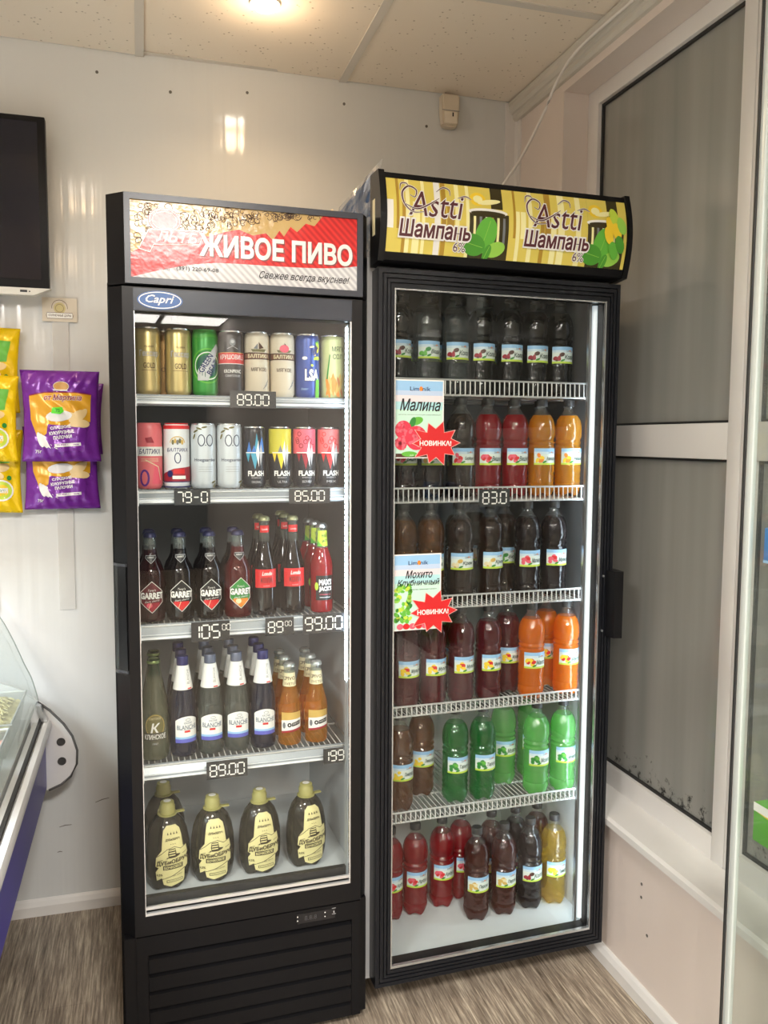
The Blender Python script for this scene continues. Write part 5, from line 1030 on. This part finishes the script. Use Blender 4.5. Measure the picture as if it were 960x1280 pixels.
def bag(name, W, H, D, mat_, art, label, loc, ry, group):
    r = empty(name, loc, 0, label, 'snack bag', group); r.rotation_euler = (ry[0], ry[1], ry[2])
    nx, nz = 36, 30; rg = random.Random(int(loc[2] * 1000) + int(abs(loc[0]) * 100))
    def surf(u, v):  # u,v in 0..1
        x = (u - .5) * W; z = v * H; e = min(1.0, min(v, 1 - v) / .16); prof = (math.sin(math.pi * u) ** .6) * (math.sin(math.pi / 2 * e) ** .8)
        pin = 1 - .07 * math.sin(math.pi * v) ; wr_ = .0026 * math.sin(u * 21 + v * 13 + 2 * math.sin(v * 9)) * (1.1 - abs(v - .5)) + .0034 * math.sin(u * 44 + 3 * math.sin(v * 11)) * max(0, 1 - min(v, 1 - v) / .28) + .0015 * math.sin(v * 31 + u * 7)
        return x * pin, prof, z, wr_ * (.3 + prof)
    bm = bmesh.new(); F, B = {}, {}
    for i in range(nx + 1):
        for j in range(nz + 1):
            x, q, z, wv_ = surf(i / nx, j / nz); F[i, j] = bm.verts.new((x, -D / 2 * q - wv_ - .0006, z)); B[i, j] = bm.verts.new((x, D / 2 * q * .8 + .0006, z))
    for i in range(nx):
        for j in range(nz):
            bm.faces.new((F[i, j], F[i + 1, j], F[i + 1, j + 1], F[i, j + 1])); bm.faces.new((B[i, j + 1], B[i + 1, j + 1], B[i + 1, j], B[i, j]))
    for i in range(nx): bm.faces.new((F[i + 1, 0], F[i, 0], B[i, 0], B[i + 1, 0])); bm.faces.new((F[i, nz], F[i + 1, nz], B[i + 1, nz], B[i, nz]))
    for j in range(nz): bm.faces.new((F[0, j], F[0, j + 1], B[0, j + 1], B[0, j])); bm.faces.new((F[nx, j + 1], F[nx, j], B[nx, j], B[nx, j + 1]))
    bd = mesh_obj('bag_film', bm, mat_, r, 'all')
    p = Print(); art(p, W, H); pb = p.bm
    for k in range(1, 36): bmesh.ops.bisect_plane(pb, geom=list(pb.verts) + list(pb.edges) + list(pb.faces), plane_co=((k / 36 - .5) * W + 1e-6, 0, 0), plane_no=(1, 0, 0), dist=1e-7)
    for k in range(1, 30): bmesh.ops.bisect_plane(pb, geom=list(pb.verts) + list(pb.edges) + list(pb.faces), plane_co=(0, k / 30 * H + 1e-6, 0), plane_no=(0, 1, 0), dist=1e-7)
    for v in pb.verts:
        x, q, z, wv_ = surf(v.co.x / W + .5, v.co.y / H); v.co = (x, -D / 2 * q - wv_ - .0016 - v.co.z * .00018, z)
    mesh_obj('print', pb, p.mats, r, 'all')
    bm = bmesh.new()
    for k in range(4): tube(bm, [(-W / 2 * .98, -.0012, H - .004 - k * .004), (W / 2 * .98, -.0012, H - .004 - k * .004)], .0012, 4)
    for k in range(4): tube(bm, [(-W / 2 * .98, -.0012, .003 + k * .0035), (W / 2 * .98, -.0012, .003 + k * .0035)], .0011, 4)
    mesh_obj('crimped_seal', bm, mat_, r, 'all')
    return r
FILMP = pm('purple_foil', s2l((116, 44, 152)), .2, .15, bump=(40, .25)); FILMY = pm('yellow_foil', s2l((232, 196, 20)), .24, .1, bump=(40, .25))
BGO = pm('bag_gold', s2l((222, 164, 44)), .25, .1); BPU = pm('bag_dark_red', s2l((140, 30, 50)), .3); BW = pm('bag_white', (.8, .8, .8), .3); PUFF = pm('corn_puff_print', s2l((232, 204, 150)), .4); TAGG = pm('green_price_sticker', s2l((90, 220, 40)), .4)
def art_purple(p, W, H):
    a = [(-W * .41, H * .72), (-W * .2, H * .755), (W * .2, H * .76), (W * .41, H * .74), (W * .40, H * .44), (W * .2, H * .40), (-W * .05, H * .40), (-W * .2, H * .30), (-W * .30, H * .24), (-W * .40, H * .46)]
    p.poly(a[::-1], BGO); p.stroke(a[:4], .003, BPU); p.disc(.004, H * .825, W * .10, H * .05, col('bag_badge', (196, 150, 84), .4), 18); p.ring(.004, H * .825, W * .10, H * .05, .0012, BW, 20); p.rect(-W * .08, W * .10, H * .775, H * .79, BW)
    p.text('от Мартина', .008, H * .695, H * .07, BPU, w=W * .5, shear=.3, off=.03, outline=BW, ow=.03)
    for (x, z, a1, b1, an) in ((.18, .40, .1, .045, .4), (.29, .42, .1, .045, -.1), (.22, .5, .13, .05, .6), (.10, .50, .1, .04, .2), (.3, .52, .09, .035, 1.0)): p.disc(W * x, H * z, W * a1, H * b1, PUFF, 14, an)
    p.disc(-W * .02, H * .5, W * .18, H * .06, BW, 14, .1)
    for k in range(5): p.disc(-W * (.27 - .055 * k * .8), H * (.24 - .012 * k), W * .035, H * .09, BW, 10, .35 + .14 * k)
    p.poly([(-W * .17, H * .41), (W * .35, H * .37), (W * .3, H * .12), (-W * .1, H * .10), (-W * .2, H * .25)], FILMP)
    for k, t in enumerate(('СЛАДКИЕ', 'КУКУРУЗНЫЕ', 'ПАЛОЧКИ')): p.text(t, W * (.0 + .012 * k), H * (.375 - k * .052), H * .036, BW, w=W * (.27, .33, .24)[k], off=.04, rot=.12)
    p.stroke([(-W * .08, H * .175), (W * .26, H * .195)], H * .036, BW); p.text('со вкусом ванили', W * .09, H * .185, H * .018, FILMP, w=W * .28, off=.03, rot=.03); p.text('75г', -W * .29, H * .11, H * .034, BW, off=.02)
def art_purple_t(p, W, H): art_purple(p, W, H); p.poly([(-W * .12, H * .53), (-W * .10, H * .59), (W * .03, H * .60), (W * .05, H * .55), (W * .0, H * .52)], TAGG); p.text('75', -W * .03, H * .56, H * .035, GREEN, off=.02)
G1 = 'purple snack bags on the hanging strip'; G2_ = 'yellow snack bags on the hanging strip'
bag('snack_bag', .205, .235, .038, FILMP, art_purple, 'purple corn snack bag hanging lowest, half covered by the one above', (-1.410, -.044, 1.232), (0, 0, .02), G1)
bag('snack_bag', .198, .250, .035, FILMP, art_purple, 'purple corn snack bag behind, only its right corner showing past the top bag', (-1.398, -.0125, 1.392), (0, 0.03, -.02), G1).scale = (1, .30, .82)
bag('snack_bag', .208, .252, .048, FILMP, art_purple_t, 'purple corn snack bag in front with a small green price sticker, topmost', (-1.404, -.099, 1.370), (0, 0, 0), G1)
def art_yel(p, W, H):
    p.poly([(-W * .4, H * .86), (W * .40, H * .84), (W * .36, H * .60), (-W * .4, H * .56)], LEAF)
    for (x, z, a1, b1, an) in ((.12, .52, .11, .05, .4), (.26, .54, .1, .05, .1), (.0, .5, .12, .05, .2), (.18, .46, .12, .05, -.3)): p.disc(W * x, H * z, W * a1, H * b1, PUFF, 14, an)
    p.disc(W * .25, H * .27, W * .16, H * .13, BW, 18); p.disc(W * .25, H * .27, W * .14, H * .11, LIME, 18); p.disc(W * .26, H * .27, W * .09, H * .07, YEL, 16); p.rect(W * .14, W * .34, H * .24, H * .30, BW); p.text('вкус', W * .24, H * .27, H * .03, GREEN, w=W * .14); p.disc(W * .36, H * .42, W * .03, H * .03, GREEN, 10)
for i, (z, y, lb) in enumerate(((1.508, -.045, 'yellow and green snack bag, topmost at the left edge'), (1.372, -.075, 'yellow snack bag, middle one at the left edge'), (1.226, -.045, 'yellow snack bag, lowest at the left edge'))):
    bag('snack_bag', .21, .235, .042, FILMY, art_yel, lb, (-1.622, (-.036, -.098, -.044)[i], z), (0, .03, 0), G2_)
# motion sensor
ms = empty('motion_sensor', (-.2315, -.001, 2.424), 0, 'small cream motion sensor on the wall just under the ceiling', 'sensor')
bm = bmesh.new(); prism(bm, [(-.030, .1), (.030, .1), (.029, .045), (.024, .004), (.018, 0), (-.018, 0), (-.024, .004), (-.029, .045)], 'y', -.034, 0); bmesh.ops.bevel(bm, geom=[e for e in bm.edges], offset=.005, segments=2, affect='EDGES'); mesh_obj('housing', bm, pm('sensor_cream', s2l((214, 202, 182)), .4), ms, True)
box('lens', -.022, .022, -.037, -.034, .008, .046, pm('sensor_lens', s2l((226, 216, 198)), .3), ms, .003); box('seam', -.0285, .0285, -.0348, -.0338, .048, .0496, GREY, ms); box('indicator', .004, .008, -.0378, -.036, .03, .042, BLACK, ms)
# white cable from the cornice down behind the right fridge
cab = empty('white_cable', (-.2, -.3, 2.04), 0, 'white cable drooping from the ceiling cornice down behind the right fridge', 'cable')
pts = [(-.25, -.22, 1.90), (-.215, -.26, 2.06), (-.165, -.285, 2.172), (-.125, -.30, 2.235), (-.088, -.303, 2.30), (-.056, -.33, 2.38), (-.037, -.365, 2.45), (-.032, -.44, 2.488), (-.0295, -.55, 2.499), (-.0295, -.74, 2.497), (-.0295, -1.1, 2.497), (-.0295, -1.8, 2.497)]
bm = bmesh.new(); tube(bm, [Vector(p_) - Vector((-.2, -.3, 2.04)) for p_ in catmull(pts, 6)], .0042, 8); mesh_obj('cable_sheath', bm, pm('cable_white', (.78, .76, .72), .4), cab, 'all')
# crumpled packaging on top of the left fridge
def crumple(name, w_, d_, h_, seed, mat_, parent, loc=(0, 0, 0)):
    rg = random.Random(seed); bm = bmesh.new(); bmesh.ops.create_icosphere(bm, subdivisions=3, radius=1)
    for v in bm.verts:
        n = v.co.copy(); q = .78 + .22 * math.sin(n.x * 5 + seed) * math.cos(n.z * 6 + n.y * 4) + rg.uniform(-.09, .09); v.co = Vector((n.x * w_ / 2 * q, n.y * d_ / 2 * q, max(-h_ / 2, n.z * h_ / 2 * q)))
    o = mesh_obj(name, bm, mat_, parent, loc=loc); return o
cp = empty('crumpled_paper', P2(.015, .47, 1.861), 0, 'crumpled beige paper lump showing above the fridges, beside the wrapped package', 'paper')
crumple('paper_wad', .11, .12, .15, 3, pm('beige_paper', s2l((214, 200, 170)), .7), cp, (0, 0, .075)); crumple('paper_fold', .085, .08, .09, 8, pm('beige_paper', s2l((214, 200, 170)), .7), cp, (-.002, 0, .172))
wp = empty('wrapped_package', P2(.045, .25, 1.861), F2T, 'blue and clear plastic-wrapped package behind the left end of the yellow-green sign', 'package')
bm = bmesh.new(); N_ = 12; g = {}
rg = random.Random(6)
for i in range(N_ + 1):
    for j in range(N_ + 1):
        u, v = i / N_, j / N_; g[i, j] = bm.verts.new((-.065 + .10 * u, .03 + .02 * math.sin(u * 9 + v * 5) + rg.uniform(-.004, .004), v * (.155 + .12 * u)))
for i in range(N_):
    for j in range(N_): bm.faces.new((g[i, j], g[i + 1, j], g[i + 1, j + 1], g[i, j + 1]))
r_ = bmesh.ops.solidify(bm, geom=list(bm.faces), thickness=.018); bmesh.ops.recalc_face_normals(bm, faces=list(bm.faces))
mesh_obj('wrapped_block', bm, pm('blue_packaging', s2l((120, 148, 190)), .3, bump=(30, .5), var=(20, .35)), wp)
bm = bmesh.new(); g = {}
for i in range(N_ + 1):
    for j in range(N_ + 1):
        u, v = i / N_, j / N_; g[i, j] = bm.verts.new((-.068 + .112 * u, .008 + .012 * math.sin(u * 14 + v * 8) + rg.uniform(-.006, .006), v * (.165 + .13 * u)))
for i in range(N_):
    for j in range(N_): bm.faces.new((g[i, j], g[i + 1, j], g[i + 1, j + 1], g[i, j + 1]))
mesh_obj('plastic_film', bm, clear_mat('crinkled_film', (.93, .94, .95), (.8, .8, .8), .25, .18, .6, .12), wp)

# ================================================================== deli counter, left edge
dc = empty('deli_counter', (-1.47, -.10, 0), 0, 'refrigerated deli counter with blue front, white rail and curved glass at the left edge', 'display case')
def L(x, y, z): return (x + 1.47, y + .10, z)
def lbox(nm, x0, x1, y0, y1, z0, z1, m, bev=0): return box(nm, x0 + 1.47, x1 + 1.47, y0 + .1, y1 + .1, z0, z1, m, dc, bev)
BLUEF = pm('violet_blue_front', s2l((88, 84, 176)), .35); ALR = pm('white_rail', (.78, .79, .80), .3, .1)
lbox('front_panel', -1.50, -1.468, -3.2, -.118, .44, .6115, BLUEF); lbox('base', -2.4, -1.78, -3.2, -.115, .0, .44, DARKPL); lbox('well', -2.4, -1.505, -3.2, -.118, .44, .643, WHITEM)
bm = bmesh.new(); prism(bm, [(-1.456 + 1.47, .612), (-1.450 + 1.47, .618), (-1.450 + 1.47, .630), (-1.456 + 1.47, .638), (-1.468 + 1.47, .640), (-1.474 + 1.47, .634), (-1.474 + 1.47, .612)], 'y', -3.1, -.018); mesh_obj('rail', bm, ALR, dc, True)
lbox('rail_seal', -1.482, -1.4745, -3.2, -.118, .612, .644, GASK); lbox('sill_board', -1.500, -1.4825, -3.2, -.118, .612, .632, WHITEM)
# end plate with two holes, rounded profile
def endplate(y0, y1):
    prof = [(-1.486, .690), (-1.455, .664), (-1.419, .622), (-1.396, .583), (-1.384, .540), (-1.386, .500), (-1.403, .465), (-1.43, .443), (-1.463, .430), (-1.62, .425), (-2.4, .425), (-2.4, .72), (-1.60, .76), (-1.53, .725)]
    bm = bmesh.new(); prism(bm, [(x + 1.47, z) for x, z in prof], 'y', y0 + .1, y1 + .1); o = mesh_obj('end_plate', bm, pm('white_end_plate', (.72, .73, .74), .35, var=(30, .05)), dc)
    bm = bmesh.new(); tube(bm, [(x + 1.47, y0 + .099, z) for x, z in prof[:9]], .0035, 6); mesh_obj('plate_edge', bm, pm('grey_edge', (.12, .12, .12), .4), o, 'all')
    for x, z in ((-1.427, .569), (-1.426, .512), (-1.512, .556), (-1.55, .50)):
        bm = bmesh.new(); pr = [(.0055, -.0008), (.0105, -.0008), (.0115, .0), (.0105, .002), (.0055, .002)]
        lathe(bm, [(0, .0015), (.0095, .0015)], 16); lathe(bm, [(.0095, .0015), (.0115, -.0004), (.012, .0006)], 16)
        for v in bm.verts: v.co = (v.co.x + x + 1.47, v.co.z + y0 + .0985 - .0012, v.co.y + z)
        mesh_obj('bolt_hole', bm, [pm('hole_dark', (.05, .05, .05), .5)], o)
endplate(-.115, -.096)
# curved front glass and lower inner lid
bm = bmesh.new(); arc = [(-1.486, .690), (-1.492, .72), (-1.503, .76), (-1.52, .80), (-1.545, .865), (-1.578, .935), (-1.63, 1.01), (-1.70, 1.08), (-1.80, 1.14), (-1.95, 1.18)]
prism(bm, [(x + 1.47, z) for x, z in arc] + [(x + 1.47 - .006, z - .004) for x, z in arc[::-1]], 'y', -3.0, -.004); mesh_obj('curved_glass', bm, clear_mat('counter_glass', (.93, .96, .95), None, 0, .02, .5, .0, 4), dc)
bm = bmesh.new(); tube(bm, [(x + 1.47, -.002, z) for x, z in catmull([(a, b, 0) for a, b in arc], 3) ] if False else [(v.x + 1.47, -.002, v.y) for v in catmull([(a, b, 0) for a, b in arc], 4)], .0016, 5); mesh_obj('glass_edge', bm, pm('green_grey_edge', (.35, .4, .38), .3), dc)
arc2 = [(-1.486, .692), (-1.505, .708), (-1.53, .725), (-1.565, .742), (-1.60, .755), (-1.66, .772), (-1.8, .79)]
bm = bmesh.new(); tube(bm, [(v.x + 1.47, -.012, v.y) for v in catmull([(a, b, 0) for a, b in arc2], 4)], .0022, 5); mesh_obj('glass_edge', bm, pm('white_edge', (.7, .72, .72), .3), dc)
# brace between plate and rail
bm = bmesh.new(); prism(bm, [(-1.488 + 1.47, .692), (-1.476 + 1.47, .684), (-1.458 + 1.47, .640), (-1.474 + 1.47, .641)], 'y', -.045, -.016); mesh_obj('corner_bracket', bm, SILVER, dc)
cl = box('case_light', -1.86 + 1.47, -1.83 + 1.47, -2.6 + .1, -.25 + .1, 1.085, 1.10, pm('case_tube', (1, 1, 1), .5, emit=(.80, .90, 1.0), estr=2.0), dc)
a_ = area('case_lamp', (-1.845 + 1.47, -1.3 + .1, 1.078), .06, 2.1, 17.0, (.78, .89, 1.0), dc)
# food tubs
TUB = clear_mat('clear_food_tub', (.93, .95, .93), (.7, .72, .7), .15, .05, .5, .08)
def tub(x0, x1, y0, y1, z0, z1, foodm, seed, label, flabel, strands):
    r = empty('food_tub', ((x0 + x1) / 2, (y0 + y1) / 2, z0), 0, label, 'food tub', 'clear food tubs in the counter'); W, D, H = x1 - x0, y1 - y0, z1 - z0; t = .0025; k = .88
    bm = bmesh.new()
    lo = [(-W / 2 * k, -D / 2 * k), (W / 2 * k, -D / 2 * k), (W / 2 * k, D / 2 * k), (-W / 2 * k, D / 2 * k)]; hi = [(-W / 2, -D / 2), (W / 2, -D / 2), (W / 2, D / 2), (-W / 2, D / 2)]
    a = [bm.verts.new((x, y, 0)) for x, y in lo]; b = [bm.verts.new((x, y, H)) for x, y in hi]; bm.faces.new(a[::-1])
    for i in range(4): bm.faces.new((a[i], a[(i + 1) % 4], b[(i + 1) % 4], b[i]))
    bmesh.ops.solidify(bm, geom=list(bm.faces), thickness=t); mesh_obj('tub_walls', bm, TUB, r)
    bm = bmesh.new(); 
    for i in range(4): tube(bm, [(hi[i][0], hi[i][1], H), (hi[(i + 1) % 4][0], hi[(i + 1) % 4][1], H)], .003, 6)
    mesh_obj('tub_rim', bm, pm('clear_rim', (.75, .78, .76), .25), r, 'all')
    f = empty('salad_heap', ((x0 + x1) / 2, (y0 + y1) / 2, z0 + .004), 0); bpy.data.objects.remove(f)
    rg = random.Random(seed); bm = bmesh.new(); n = 26; g = {}
    for i in range(n + 1):
        for j in range(n + 1):
            u, v = i / n - .5, j / n - .5; h_ = H * (.72 + .62 * math.cos(math.pi * u) * math.cos(math.pi * v)) + rg.uniform(-.006, .006); e = .5 * (abs(u) * 2 > .98 or abs(v) * 2 > .98)
            g[i, j] = bm.verts.new((u * W * .92, v * D * .9, h_))
    for i in range(n):
        for j in range(n): bm.faces.new((g[i, j], g[i + 1, j], g[i + 1, j + 1], g[i, j + 1]))
    for _ in range(strands):
        u, v = rg.uniform(-.42, .42), rg.uniform(-.42, .42); h_ = H * (.72 + .62 * math.cos(math.pi * u) * math.cos(math.pi * v)); a_ = rg.uniform(0, 6.28); l_ = rg.uniform(.015, .035)
        P = [(u * W * .9 + l_ * (s_ - .5) * math.cos(a_ + s_ * .9), v * D * .9 + l_ * (s_ - .5) * math.sin(a_ + s_ * .9), h_ + .004 + .009 * math.sin(math.pi * s_) * rg.uniform(.2, 1.0)) for s_ in (0, .33, .66, 1)]; tube(bm, P, .0017, 4)
    o = mesh_obj('shredded_salad', bm, foodm, None, 'all', ((x0 + x1) / 2, (y0 + y1) / 2, z0 + .004)); tag(o, flabel, 'food', None, 'stuff')
tub(-1.79, -1.510, -.44, -.15, .645, .735, pm('pale_yellow_shreds', s2l((218, 208, 150)), .6, var=(60, .2)), 1, 'clear plastic tub of pale yellow shreds, nearest the wall', 'pale yellow shredded salad heaped in the tub near the wall', 900)
tub(-1.79, -1.510, -.80, -.47, .645, .735, pm('pink_shreds', s2l((222, 168, 146)), .6, var=(60, .25)), 2, 'clear plastic tub of pinkish shreds, nearer the viewer', 'pinkish shredded salad in the tub nearer the viewer', 700)

# ================================================================== glass showcase in the right foreground
sh = empty('glass_showcase', (-.2, -1.40, 0), 0, 'tall glass showcase with a pale metal corner post at the right edge', 'showcase')
def sbox(nm, x0, x1, y0, y1, z0, z1, m, bev=0, par=None): return box(nm, x0 + .2, x1 + .2, y0 + 1.4, y1 + 1.4, z0, z1, m, par or sh, bev)
POST = pm('pale_green_post', (.62, .68, .66), .3, .2); YN, YF, XL, XR = -2.25, -1.40, -.2, -.03
sbox('corner_post', XL + .003, XL + .013, YF - .018, YF - .004, .06, 2.42, POST, .002); sbox('post_seal', XL - .001, XL + .003, YF - .004, YF + .000, .06, 2.42, GASK)
sbox('corner_post', XR - .018, XR, YF - .016, YF, .06, 2.42, POST, .002); sbox('corner_post', XR - .018, XR, YN, YN + .016, .06, 2.42, POST, .002); sbox('corner_post', XL, XL + .018, YN, YN + .016, .06, 2.42, POST, .002)
sbox('front_glass', XL + .004, XL + .008, YN + .016, YF - .021, .06, 2.42, SHOWGL); sbox('side_glass', XL + .019, XR - .019, YF - .010, YF - .006, .06, 2.42, SHOWGL)
sbox('base', XL, XR, YN, YF, .0, .059, SILVER); sbox('top', XL, XR, YN, YF, 2.421, 2.45, SILVER)
for i, z in enumerate((.738, 1.225, 1.66)):
    sbox('glass_shelf', XL + .022, XR - .02, YN + .02, YF - .025, z, z + .005, SHOWGL)
def carton(name, x0, x1, y0, y1, z0, z1, base, art, label):
    r = empty(name, ((x0 + x1) / 2, (y0 + y1) / 2, z0), 0, label, 'box'); W, D, H = x1 - x0, y1 - y0, z1 - z0
    box('carton', -W / 2, W / 2, -D / 2, D / 2, 0, H, base, r, .001); p = Print(); art(p, D, H); o = p.build('print', r, y=-W / 2 - .0004, eps=.0002); o.rotation_euler = (0, 0, -math.pi / 2); return r
def art_bl_box(p, D, H): p.rect(-D * .5, D * .5, H * .0, H * .08, SKY); p.disc(-D * .1, H * .55, D * .25, H * .2, WHITE, 14); p.poly([(-D * .3, H * .65), (D * .1, H * .7), (D * .0, H * .8)], BLACK)
def art_gr_box(p, D, H): p.rect(-D * .5, D * .5, H * .78, H, WHITE); p.poly([(-D * .45, H * .78), (D * .5, H * .78), (D * .5, H * .55)], YEL); p.rect(-D * .1, D * .25, H * .2, H * .55, WHITE)
carton('carton', -.177, -.10, -1.60, -1.432, 1.2305, 1.290, pm('blue_carton', s2l((60, 130, 204)), .4), art_bl_box, 'small bright blue carton on a glass shelf in the showcase')
carton('carton', -.177, -.09, -1.60, -1.436, .7435, .812, pm('green_carton', s2l((92, 170, 54)), .4), art_gr_box, 'small green and white carton on the lower showcase shelf')
bpy.data.objects.remove(fo)
